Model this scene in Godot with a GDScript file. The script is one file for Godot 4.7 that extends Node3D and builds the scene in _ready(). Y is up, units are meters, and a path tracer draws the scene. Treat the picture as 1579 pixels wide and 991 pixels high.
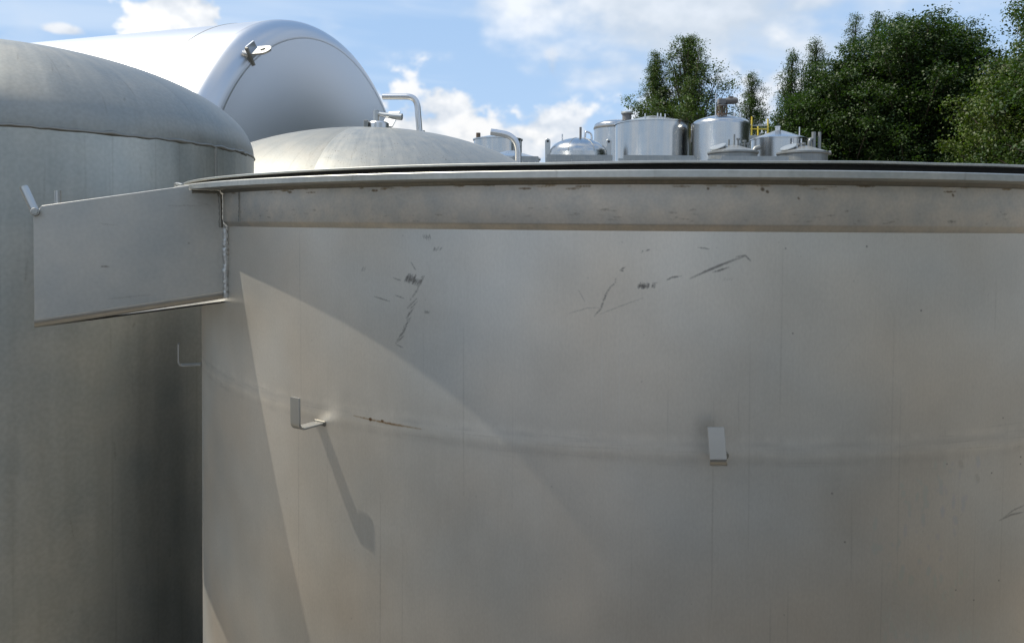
extends Node3D

const EYE := 2.6            # height of the lens above the yard
const TX := 0.445           # axis of the big open tank
const TZ := -2.794
const TR := 1.494           # its radius
const FAR_K := 1.6          # the far row stands this much beyond its first survey

var M := {}
var used := {}
var rng := RandomNumberGenerator.new()

# ------------------------------------------------------------------ mesh builder
class MB:
	var v := PackedVector3Array()
	var n := PackedVector3Array()
	var t := PackedVector2Array()
	var ix := PackedInt32Array()

	func vert(p: Vector3, nn: Vector3, uv := Vector2.ZERO) -> int:
		v.append(p); n.append(nn); t.append(uv)
		return v.size() - 1

	func tri(a: int, b: int, c: int) -> void:
		var f := (v[b] - v[a]).cross(v[c] - v[a])
		if f.dot(n[a] + n[b] + n[c]) > 0.0:
			ix.append_array([a, c, b])
		else:
			ix.append_array([a, b, c])

	func quad(a: int, b: int, c: int, d: int) -> void:
		tri(a, b, c)
		tri(a, c, d)

	func flat_quad(a: Vector3, b: Vector3, c: Vector3, d: Vector3, nn: Vector3, s := 1.0) -> void:
		var u := (b - a).length() * s
		var w := (d - a).length() * s
		quad(vert(a, nn, Vector2(0, 0)), vert(b, nn, Vector2(u, 0)), vert(c, nn, Vector2(u, w)), vert(d, nn, Vector2(0, w)))

	# box with bevelled long edges: e = half sizes along the basis b
	func box(c: Vector3, e: Vector3, b := Basis.IDENTITY, bev := 0.0) -> void:
		bev = minf(bev, minf(e.x, minf(e.y, e.z)) * 0.9)
		var ax := [b.x, b.y, b.z]
		var h := [e.x, e.y, e.z]
		for i in 3:
			for s in [-1.0, 1.0]:
				var j := (i + 1) % 3
				var k := (i + 2) % 3
				var o: Vector3 = c + ax[i] * h[i] * s
				var p: Vector3 = ax[j] * (h[j] - bev)
				var q: Vector3 = ax[k] * (h[k] - bev)
				flat_quad(o - p - q, o + p - q, o + p + q, o - p + q, ax[i] * s)
		if bev <= 0.0:
			return
		for i in 3:
			var j := (i + 1) % 3
			var k := (i + 2) % 3
			for s in [-1.0, 1.0]:
				for r in [-1.0, 1.0]:
					var l: Vector3 = ax[i] * (h[i] - bev)
					var p: Vector3 = c + ax[j] * h[j] * s + ax[k] * (h[k] - bev) * r
					var q: Vector3 = c + ax[j] * (h[j] - bev) * s + ax[k] * h[k] * r
					var nn: Vector3 = (ax[j] * s + ax[k] * r).normalized()
					flat_quad(p - l, p + l, q + l, q - l, nn)
		for s in [-1.0, 1.0]:
			for r in [-1.0, 1.0]:
				for w in [-1.0, 1.0]:
					var nn: Vector3 = (b.x * s + b.y * r + b.z * w).normalized()
					var i1 := vert(c + b.x * e.x * s + b.y * (e.y - bev) * r + b.z * (e.z - bev) * w, nn)
					var i2 := vert(c + b.x * (e.x - bev) * s + b.y * e.y * r + b.z * (e.z - bev) * w, nn)
					var i3 := vert(c + b.x * (e.x - bev) * s + b.y * (e.y - bev) * r + b.z * e.z * w, nn)
					tri(i1, i2, i3)

	# surface of revolution; profile points are (radius, height), walked up the outside and inwards over the top
	func lathe(prof: Array, seg: int, a0 := 0.0, a1 := TAU, uv_rect := Rect2(0, 0, 1, 1), y_uv := false, warp = null, c := Vector3.ZERO, b := Basis.IDENTITY) -> void:
		var m := prof.size()
		var seg_n: Array[Vector2] = []
		var run := [0.0]
		for j in m - 1:
			var d: Vector2 = prof[j + 1] - prof[j]
			seg_n.append(Vector2(d.y, -d.x).normalized())
			run.append(run[j] + d.length())
		var rows: Array = []      # rows of (point, normal, run)
		for j in m - 1:
			var na: Vector2 = seg_n[j]
			var nb: Vector2 = seg_n[j]
			if j > 0 and seg_n[j - 1].dot(seg_n[j]) > 0.8:
				na = (seg_n[j - 1] + seg_n[j]).normalized()
			if j < m - 2 and seg_n[j + 1].dot(seg_n[j]) > 0.8:
				nb = (seg_n[j + 1] + seg_n[j]).normalized()
			rows.append([prof[j], na, run[j], prof[j + 1], nb, run[j + 1]])
		for row in rows:
			var base := v.size()
			for i in seg + 1:
				var f := float(i) / seg
				var a := a0 + (a1 - a0) * f
				var sn := sin(a)
				var cs := cos(a)
				for e in 2:
					var p: Vector2 = row[e * 3]
					var q: Vector2 = row[e * 3 + 1]
					var pos := Vector3(sn * p.x, p.y, cs * p.x)
					if warp != null:
						pos = warp.call(pos)
					var vv: float = (p.y if y_uv else row[e * 3 + 2])
					v.append(c + b * pos)
					n.append(b * Vector3(sn * q.x, q.y, cs * q.x))
					t.append(Vector2(uv_rect.position.x + uv_rect.size.x * f, uv_rect.position.y + uv_rect.size.y * vv))
			for i in seg:
				var k := base + i * 2
				ix.append_array([k, k + 1, k + 3, k, k + 3, k + 2])

	func tube(path: Array, rad: Array, sides := 12, caps := true) -> void:
		var m := path.size()
		var up := Vector3.UP
		if absf((path[1] - path[0]).normalized().dot(up)) > 0.9:
			up = Vector3.RIGHT
		var prev: Vector3 = up
		var base := v.size()
		var long := 0.0
		for i in m:
			var d: Vector3 = (path[mini(i + 1, m - 1)] - path[maxi(i - 1, 0)]).normalized()
			var s: Vector3 = d.cross(prev).normalized()
			var w := s.cross(d).normalized()
			prev = w
			if i > 0:
				long += (path[i] - path[i - 1]).length()
			var r: float = rad[mini(i, rad.size() - 1)]
			for k in sides + 1:
				var a := TAU * k / sides
				var nn := s * cos(a) + w * sin(a)
				v.append(path[i] + nn * r); n.append(nn); t.append(Vector2(float(k) / sides, long))
		for i in m - 1:
			for k in sides:
				var o := base + i * (sides + 1) + k
				quad(o, o + 1, o + sides + 2, o + sides + 1)
		if caps:
			for e in [0, m - 1]:
				var d: Vector3 = (path[0] - path[1]).normalized() if e == 0 else (path[m - 1] - path[m - 2]).normalized()
				var c := vert(path[e], d)
				var ring: Array = []
				for k in sides + 1:
					ring.append(vert(v[base + e * (sides + 1) + k], d))
				for k in sides:
					tri(c, ring[k], ring[k + 1])

	# prism: polygon in the plane of au, av, thick along an
	func prism(poly: PackedVector2Array, o: Vector3, au: Vector3, av: Vector3, an: Vector3, thick: float, bev := 0.0) -> void:
		var inner := poly
		if bev > 0.0:
			var got := Geometry2D.offset_polygon(poly, -bev, Geometry2D.JOIN_MITER)
			if got.size() == 1 and got[0].size() == poly.size():
				inner = got[0]
				# keep the same start vertex
				var bi := 0
				for i in inner.size():
					if inner[i].distance_to(poly[0]) < inner[bi].distance_to(poly[0]):
						bi = i
				var rot := PackedVector2Array()
				for i in inner.size():
					rot.append(inner[(bi + i) % inner.size()])
				inner = rot
				if inner[1].distance_to(poly[1]) > bev * 6.0:
					inner = poly; bev = 0.0
			else:
				bev = 0.0
		var tris := Geometry2D.triangulate_polygon(inner)
		for s in [0.0, 1.0]:
			var nn: Vector3 = an * (1.0 if s > 0.5 else -1.0)
			var base := v.size()
			for p in inner:
				vert(o + au * p.x + av * p.y + an * thick * s, nn, p)
			for i in range(0, tris.size(), 3):
				tri(base + tris[i], base + tris[i + 1], base + tris[i + 2])
		var mid := Vector2.ZERO
		var cw := Geometry2D.is_polygon_clockwise(poly)
		for i in poly.size():
			var p := poly[i]
			var q := poly[(i + 1) % poly.size()]
			var d := (q - p).normalized()
			var e := Vector2(d.y, -d.x) if not cw else Vector2(-d.y, d.x)
			var nn: Vector3 = (au * e.x + av * e.y).normalized()
			var lo: Vector3 = an * bev
			var hi: Vector3 = an * (thick - bev)
			flat_quad(o + au * p.x + av * p.y + lo, o + au * q.x + av * q.y + lo, o + au * q.x + av * q.y + hi, o + au * p.x + av * p.y + hi, nn)
			if bev > 0.0:
				var pi := inner[i]
				var qi := inner[(i + 1) % poly.size()]
				for s in [0.0, 1.0]:
					var f: Vector3 = hi if s > 0.5 else lo
					var g: Vector3 = an * thick * s
					var nb := (nn + an * (1.0 if s > 0.5 else -1.0)).normalized()
					flat_quad(o + au * p.x + av * p.y + f, o + au * q.x + av * q.y + f, o + au * qi.x + av * qi.y + g, o + au * pi.x + av * pi.y + g, nb)

	func mesh(mat: Material) -> ArrayMesh:
		var a := []
		a.resize(Mesh.ARRAY_MAX)
		a[Mesh.ARRAY_VERTEX] = v
		a[Mesh.ARRAY_NORMAL] = n
		a[Mesh.ARRAY_TEX_UV] = t
		a[Mesh.ARRAY_INDEX] = ix
		var m := ArrayMesh.new()
		m.add_surface_from_arrays(Mesh.PRIMITIVE_TRIANGLES, a)
		m.surface_set_material(0, mat)
		return m

# ------------------------------------------------------------------ scene helpers
func numbered(called: String) -> String:
	if not used.has(called):
		used[called] = 0
		return called
	used[called] += 1
	return "%s_%03d" % [called, used[called]]

func thing(called: String, label: String, category: String, at := Vector3.ZERO, turn := 0.0, group := "") -> Node3D:
	var o := Node3D.new()
	o.name = numbered(called)
	add_child(o)
	o.position = at
	o.rotation.y = turn
	o.set_meta("label", label)
	o.set_meta("category", category)
	if group != "":
		o.set_meta("group", group)
	return o

func part(called: String, mb: MB, mat: Material, parent: Node, label := "") -> MeshInstance3D:
	var o := MeshInstance3D.new()
	o.name = called
	o.mesh = mb.mesh(mat)
	o.cast_shadow = GeometryInstance3D.SHADOW_CASTING_SETTING_ON
	parent.add_child(o, true)
	if label != "":
		o.set_meta("label", label)
	return o

func ellipse_head(r: float, y0: float, b: float, n := 22) -> Array:
	var out := []
	for i in n + 1:
		var a := PI / 2 * i / n
		out.append(Vector2(maxf(r * cos(a), 0.0005), y0 + b * sin(a)))
	return out

func bend(pts: Array, r: float, steps := 7) -> Array:
	# polyline with rounded corners
	var out := [pts[0]]
	for i in range(1, pts.size() - 1):
		var p: Vector3 = pts[i]
		var a: Vector3 = (pts[i - 1] - p).normalized() * r
		var c: Vector3 = (pts[i + 1] - p).normalized() * r
		for k in steps + 1:
			var f := float(k) / steps
			out.append(p + a * (1 - f) * (1 - f) + c * f * f)
	out.append(pts[-1])
	return out

func lin(r: float, g: float, b: float) -> Color:
	return Color(r, g, b).linear_to_srgb()

# ------------------------------------------------------------------ textures
func noise_bytes(w: int, h: int, freq: float, sd: int, oct := 4, stretch_x := 1.0, stretch_y := 1.0) -> PackedByteArray:
	var f := FastNoiseLite.new()
	f.noise_type = FastNoiseLite.TYPE_SIMPLEX_SMOOTH
	f.seed = sd
	f.frequency = freq
	f.fractal_octaves = oct
	var sw := maxi(4, int(w / stretch_x))
	var sh := maxi(4, int(h / stretch_y))
	var im := f.get_image(sw, sh, false, false, true)
	if sw != w or sh != h:
		im.resize(w, h, Image.INTERPOLATE_CUBIC)
	return im.get_data()

func seamless_bytes(w: int, h: int, freq: float, sd: int, oct := 4, stretch_x := 1.0, stretch_y := 1.0) -> PackedByteArray:
	var f := FastNoiseLite.new()
	f.noise_type = FastNoiseLite.TYPE_SIMPLEX_SMOOTH
	f.seed = sd
	f.frequency = freq
	f.fractal_octaves = oct
	var sw := maxi(8, int(w / stretch_x))
	var sh := maxi(8, int(h / stretch_y))
	var im := f.get_seamless_image(sw, sh, false, false, 0.15, true)
	if sw != w or sh != h:
		im.resize(w, h, Image.INTERPOLATE_CUBIC)
	return im.get_data()

func tex_rgb(w: int, h: int, d: PackedByteArray) -> ImageTexture:
	return ImageTexture.create_from_image(Image.create_from_data(w, h, false, Image.FORMAT_RGB8, d))

func tex_l(w: int, h: int, d: PackedByteArray) -> ImageTexture:
	return ImageTexture.create_from_image(Image.create_from_data(w, h, false, Image.FORMAT_L8, d))

# grey level field: base + weighted noises, as sRGB bytes with a slight warm/cool drift
func metal_albedo(w: int, h: int, base: Vector3, layers: Array, drift: PackedByteArray, drift_w: float) -> PackedByteArray:
	var out := PackedByteArray()
	out.resize(w * h * 3)
	var k := layers.size()
	var l0: PackedByteArray = layers[0][0]
	var w0: float = layers[0][1]
	var l1: PackedByteArray = layers[1 if k > 1 else 0][0]
	var w1: float = layers[1][1] if k > 1 else 0.0
	var l2: PackedByteArray = layers[2 if k > 2 else 0][0]
	var w2: float = layers[2][1] if k > 2 else 0.0
	for i in w * h:
		var g := (l0[i] - 128) * w0 + (l1[i] - 128) * w1 + (l2[i] - 128) * w2
		var dr := (drift[i] - 128) * drift_w
		out[i * 3] = clampi(int(base.x + g + dr), 0, 255)
		out[i * 3 + 1] = clampi(int(base.y + g), 0, 255)
		out[i * 3 + 2] = clampi(int(base.z + g - dr), 0, 255)
	return out

func level_bytes(w: int, h: int, base: float, layers: Array) -> PackedByteArray:
	var out := PackedByteArray()
	out.resize(w * h)
	out.fill(int(base))
	for l in layers:
		var d: PackedByteArray = l[0]
		var s: float = l[1]
		for i in w * h:
			out[i] = clampi(int(out[i] + (d[i] - 128) * s), 0, 255)
	return out

# a brush stroke on RGB bytes: points in pixels, soft ragged edge
func stroke(d: PackedByteArray, w: int, h: int, pts: Array, width: float, col: Vector3, alpha: float, rough := 0.5, taper := true) -> void:
	var total := 0.0
	for i in pts.size() - 1:
		total += (pts[i + 1] - pts[i]).length()
	var run := 0.0
	for i in pts.size() - 1:
		var a: Vector2 = pts[i]
		var b: Vector2 = pts[i + 1]
		var n := maxi(2, int((b - a).length() * 1.3))
		for k in n:
			var f := float(k) / n
			var p := a.lerp(b, f)
			var s := (run + (b - a).length() * f) / maxf(total, 0.01)
			var wd := width * (0.45 + 0.55 * sin(PI * clampf(s * 0.92 + 0.04, 0, 1))) if taper else width
			wd *= rng.randf_range(1.0 - rough * 0.6, 1.0 + rough * 0.3)
			var al := alpha * rng.randf_range(1.0 - rough, 1.0)
			var r := int(ceil(wd * 0.5 + 0.5))
			var off := Vector2(rng.randf_range(-1, 1), rng.randf_range(-1, 1)) * rough * 0.7
			for yy in range(-r, r + 1):
				for xx in range(-r, r + 1):
					var px := int(p.x + off.x) + xx
					var py := int(p.y + off.y) + yy
					if px < 0 or py < 0 or px >= w or py >= h:
						continue
					var dist := Vector2(px - p.x - off.x, py - p.y - off.y).length()
					var m := clampf(wd * 0.5 + 0.5 - dist, 0, 1) * al
					if m <= 0.0:
						continue
					var q := (py * w + px) * 3
					d[q] = int(lerpf(d[q], col.x, m))
					d[q + 1] = int(lerpf(d[q + 1], col.y, m))
					d[q + 2] = int(lerpf(d[q + 2], col.z, m))
		run += (b - a).length()

func steel(tint: Color, rough: float, albedo: Texture2D = null, rough_map: Texture2D = null, metallic := 1.0) -> StandardMaterial3D:
	var m := StandardMaterial3D.new()
	m.albedo_color = tint
	m.metallic = metallic
	m.roughness = rough
	if albedo:
		m.albedo_texture = albedo
	if rough_map:
		m.roughness_texture = rough_map
		m.roughness_texture_channel = BaseMaterial3D.TEXTURE_CHANNEL_RED
	return m

func plain(c: Color, rough: float) -> StandardMaterial3D:
	var m := StandardMaterial3D.new()
	m.albedo_color = c
	m.roughness = rough
	return m

# ------------------------------------------------------------------ sky
var cloud_noise := FastNoiseLite.new()
var cloud_fine := FastNoiseLite.new()
# heaps of cloud seen over the yard: azimuth, elevation of the base, half width, height, whiteness, softness
const HEAPS := [
	[-24.3, 11.5, 3.6, 7.0, 1.00, 0.10],
	[-31.3, 12.3, 1.3, 0.5, 0.80, 0.5],
	[-6.6, 5.0, 5.0, 6.6, 0.86, 0.22],
	[-9.5, 4.0, 3.0, 6.3, 0.84, 0.22],
	[-1.0, 4.5, 4.5, 4.0, 0.80, 0.30],
	[3.2, 7.2, 3.4, 2.6, 0.86, 0.35],
	[10.5, 5.0, 4.5, 6.0, 0.88, 0.5],
	[19.0, 7.0, 4.0, 6.0, 0.86, 0.6],
	[3.0, 11.6, 0.8, 1.7, 0.62, 0.9],
]

func sky_at(az: float, el: float) -> Color:
	# az, el in degrees; open air with heaps of cumulus and a torn veil; veil thickened out of view to whiten the light
	var y := clampf(el / 90.0, 0.0, 1.0)
	var k := pow(1.0 - y, 4.0)
	var c := Vector3(0.25, 0.43, 0.74).lerp(Vector3(0.50, 0.68, 0.90), k)
	var ra := deg_to_rad(az)
	var re := deg_to_rad(el)
	var dir := Vector3(sin(ra) * cos(re), sin(re), -cos(ra) * cos(re))
	# veil: sheet of cloud at a height, flattened towards the skyline
	var sheet := dir / maxf(dir.y + 0.12, 0.05)
	var vn := cloud_noise.get_noise_3d(sheet.x * 32.0, sheet.z * 32.0, 7.0)
	var fn := cloud_fine.get_noise_3d(dir.x * 230.0, dir.y * 330.0, dir.z * 230.0)
	var big := cloud_noise.get_noise_3d(dir.x * 22.0, dir.y * 36.0, dir.z * 22.0 + 40.0)
	var daz := wrapf(az - 13.0, -180.0, 180.0)
	var inside := clampf(1.0 - absf(wrapf(az, -180.0, 180.0)) / 40.0, 0.0, 1.0)
	var free := 1.0 - smoothstep(0.0, 0.25, inside)     # out of view: random veil, thickened to whiten the light
	var lump := exp(-pow(daz / 13.0, 2.0) - pow((el - 18.0) / 7.5, 2.0))
	var veil := smoothstep(0.05, 0.80, lump * 1.25 + vn * 0.5 + fn * 0.34 - 0.10)
	veil = maxf(veil, free * smoothstep(-0.25, 0.35, vn * 1.2 + big * 0.5 + fn * 0.12))
	var wisp := smoothstep(0.15, 0.8, cloud_noise.get_noise_3d(sheet.x * 10.0 + sheet.z * 26.0, sheet.z * 9.0 - sheet.x * 4.0, 91.0) * 1.3 + 0.12)
	c = c.lerp(Vector3(0.80, 0.87, 0.95), 0.34 * wisp)
	var shade := clampf(0.5 + big * 0.8 + fn * 0.8 + vn * 0.3, 0.0, 1.0)
	c = c.lerp(Vector3(0.60, 0.66, 0.73).lerp(Vector3(0.93, 0.95, 0.98), shade), veil * 0.82)
	var f2 := cloud_fine.get_noise_3d(dir.x * 620.0 + 9.0, dir.y * 800.0, dir.z * 620.0)
	for h in HEAPS:
		var dx: float = wrapf(az - h[0], -180.0, 180.0) / h[2]
		if absf(dx) > 2.0:
			continue
		var dy: float = (el - h[1]) / h[3]
		var under: float = dy if dy > 0.0 else -dy * 2.2
		var soft: float = h[5]
		var body: float = 1.0 - sqrt(dx * dx + under * under) + big * 0.35 + fn * (0.65 + soft * 0.3) + f2 * 0.30
		var a: float = smoothstep(0.0, 0.10 + soft, body) * (1.0 - 0.45 * soft)
		if a <= 0.0:
			continue
		var lit := clampf(0.42 + fn * 0.9 + f2 * 0.7 - dx * 0.2 + dy * 0.34, 0.0, 1.0)
		c = c.lerp(Vector3(0.60, 0.66, 0.74).lerp(Vector3(1.0, 1.0, 1.0), lit) * (0.52 + 0.47 * h[4]), a)
	c *= 0.90
	return Color(c.x, c.y, c.z)

func make_sky() -> Sky:
	cloud_noise.seed = 11
	cloud_noise.frequency = 0.05
	cloud_noise.fractal_octaves = 5
	cloud_fine.seed = 23
	cloud_fine.frequency = 0.05
	cloud_fine.fractal_octaves = 5
	var w := 4096
	var small := Image.create(512, 256, false, Image.FORMAT_RGBF)
	for j in 128:
		for i in 512:
			small.set_pixel(i, j, sky_at((i + 0.5) / 512.0 * 360.0, 90.0 - (j + 0.5) / 256.0 * 180.0))
	var low := Color(0.30, 0.30, 0.28)
	small.fill_rect(Rect2i(0, 128, 512, 128), low)
	var im := small
	im.resize(w, w / 2, Image.INTERPOLATE_BILINEAR)
	# the stretch of sky over the far row at full fineness
	var x_half := int(38.0 / 360.0 * w)
	for j in range(int((90.0 - 21.0) / 180.0 * w / 2), w / 4):
		for i in range(-x_half, x_half):
			im.set_pixel(posmod(i, w), j, sky_at((i + 0.5) / w * 360.0, 90.0 - (j + 0.5) / (w / 2) * 180.0))
	var p := PanoramaSkyMaterial.new()
	p.panorama = ImageTexture.create_from_image(im)
	var s := Sky.new()
	s.sky_material = p
	return s

# ------------------------------------------------------------------ trees
var twig_mesh := {}

func make_twigs(key: String, leaf: float, count: int, spread: float, flat: float, col: Vector3) -> void:
	# six sprays of leaves, from dull to fresh green
	var out := []
	for tone in 6:
		var st := SurfaceTool.new()
		st.begin(Mesh.PRIMITIVE_TRIANGLES)
		for i in count:
			var p := Vector3(rng.randfn(), rng.randfn() * flat, rng.randfn()) * spread * 0.55
			var b := Basis.from_euler(Vector3(rng.randf_range(-0.9, 0.9), rng.randf_range(0, TAU), rng.randf_range(-0.9, 0.9)))
			var l := leaf * rng.randf_range(0.7, 1.25)
			var wd := l * 0.34
			var nn := (b.y + Vector3(0, 0.3, 0)).normalized()
			var g := (0.68 + tone * 0.13) * rng.randf_range(0.8, 1.2)
			var yel := rng.randf_range(-0.12, 0.16)
			st.set_color(Color(col.x * g * (1.0 + yel), col.y * g, col.z * g * (1.0 - yel)))
			for q in [[p, nn], [p + b.z * l * 0.45 + b.x * wd + b.y * wd * 0.3, (nn + b.x * 0.3).normalized()], [p + b.z * l - b.y * l * 0.12, nn], [p + b.z * l * 0.45 - b.x * wd + b.y * wd * 0.3, (nn - b.x * 0.3).normalized()]]:
				st.set_normal(q[1])
				st.add_vertex(q[0])
			for k in [0, 1, 2, 0, 2, 3]:
				st.add_index(i * 4 + k)
		out.append(st.commit())
	twig_mesh[key] = out

# one tree: branches start along the trunk and carry sprays of leaves on their outer part
func tree(called: String, label: String, at: Vector3, h: float, wide: float, how: Dictionary, sd: int, group: String) -> void:
	rng.seed = sd
	var t := thing(called, label, "tree", at, 0.0, group)
	var wood := MB.new()
	var lean := Vector3(rng.randf_range(-0.03, 0.03), 0, rng.randf_range(-0.03, 0.03))
	var trunk := []
	var rad := []
	for i in 9:
		var f := i / 8.0
		trunk.append(Vector3(lean.x * h * f + rng.randf_range(-0.06, 0.06), h * 0.97 * f, lean.z * h * f + rng.randf_range(-0.06, 0.06)))
		rad.append(lerpf(h * 0.016, 0.02, f))
	wood.tube(trunk, rad, 8)
	var st := SurfaceTool.new()
	st.begin(Mesh.PRIMITIVE_TRIANGLES)
	st.set_material(M.leaf)
	var nb: int = how.branches
	var low: float = how.low
	var twigs: Array = twig_mesh[how.leaf]
	for i in nb:
		var f: float = pow((i + rng.randf()) / nb, how.get("crowd", 1.0))
		var y := h * (low + (1.0 - low) * f)
		var prof: float
		if how.form == "spire":
			prof = pow(1.0 - f, 0.95) * (0.6 + 0.4 * minf(1.0, f * 4.0 + 0.4))
		else:
			prof = sqrt(maxf(0.0, 1.0 - pow(f * 1.04 - 0.36, 2.0) / 0.42)) if f * 1.04 > 0.36 else 0.86 + 0.14 * f / 0.36
		var az := i * 2.39996 + rng.randf_range(-0.5, 0.5)
		var rise: float = how.rise + (0.5 * f) + rng.randf_range(-0.2, 0.2)
		var l := wide * (prof + 0.04) * rng.randf_range(how.get("short", 0.62), 1.12)
		var dir := Vector3(cos(az) * cos(rise), sin(rise), sin(az) * cos(rise))
		var start := Vector3(lean.x * y, y - l * sin(rise) * 0.6, lean.z * y)
		start.y = maxf(start.y, 0.5)
		var reach := l / maxf(0.35, cos(rise))
		if reach > 0.6:
			wood.tube([start, start + dir * reach * 0.5 + Vector3(0, -0.04 * reach, 0), start + dir * reach * 0.97], [0.012 * reach + 0.015, 0.008 * reach + 0.01, 0.008], 5, false)
		var n := int(ceil(reach * how.dens)) + 1
		var tone := rng.randf_range(0.72, 1.22)
		for k in n:
			var s := 1.0 - 0.72 * pow(rng.randf(), 1.5)
			var sp: float = how.spread * (0.25 + 0.22 * reach * (1.15 - s))
			var p := start + dir * reach * s + Vector3(0, -0.05 * reach * s * (1.0 - s), 0) + Vector3(rng.randfn(), rng.randfn() * 0.7, rng.randfn()) * sp
			if p.y > h * 1.02 or p.y < 0.2:
				continue
			var b := Basis.from_euler(Vector3(rng.randf_range(-0.5, 0.5), rng.randf_range(0, TAU), rng.randf_range(-0.5, 0.5))).scaled(Vector3.ONE * rng.randf_range(0.7, 1.25) * (0.62 + 0.38 * minf(1.0, prof * 1.8)))
			var g := clampi(int((tone * rng.randf_range(0.8, 1.2) - 0.55) * 6.0), 0, 5)
			st.append_from(twigs[g], 0, Transform3D(b, p))
	part("trunk", wood, M.bark, t)
	var cr := MeshInstance3D.new()
	cr.name = "crown"
	cr.mesh = st.commit()
	t.add_child(cr)

# ------------------------------------------------------------------ materials
const SH_W := 2048
const SH_H := 1064
const SH_A0 := -70.0     # degrees, first bearing of the drawn sheet
const SH_AW := 96.0
const SH_Y := 1.30       # metres of shell under the rim band that the sheet covers

func shell_px(a: float, y: float) -> Vector2:
	return Vector2((a - SH_A0) / SH_AW * SH_W, -y / SH_Y * SH_H)

func shell_line(d: PackedByteArray, pts: Array, width_mm: float, col: Vector3, alpha: float, rough := 0.5) -> void:
	var q := []
	for p in pts:
		q.append(shell_px(p[0], p[1]))
	stroke(d, SH_W, SH_H, q, width_mm / 1.222, col, alpha * 0.43, rough)

func hatch(d: PackedByteArray, a0: float, y0: float, a1: float, y1: float, n: int, slant: float, width: float, col: Vector3, alpha: float) -> void:
	for i in n:
		var f := (i + 0.5) / n
		var a := lerpf(a0, a1, f) + rng.randf_range(-0.04, 0.04)
		var t := rng.randf_range(0.0, 0.35)
		shell_line(d, [[a + slant, lerpf(y0, y1, t)], [a - slant, lerpf(y1, y0, rng.randf_range(0.0, 0.3))]], width, col, alpha * rng.randf_range(0.6, 1.0), 0.7)

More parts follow.
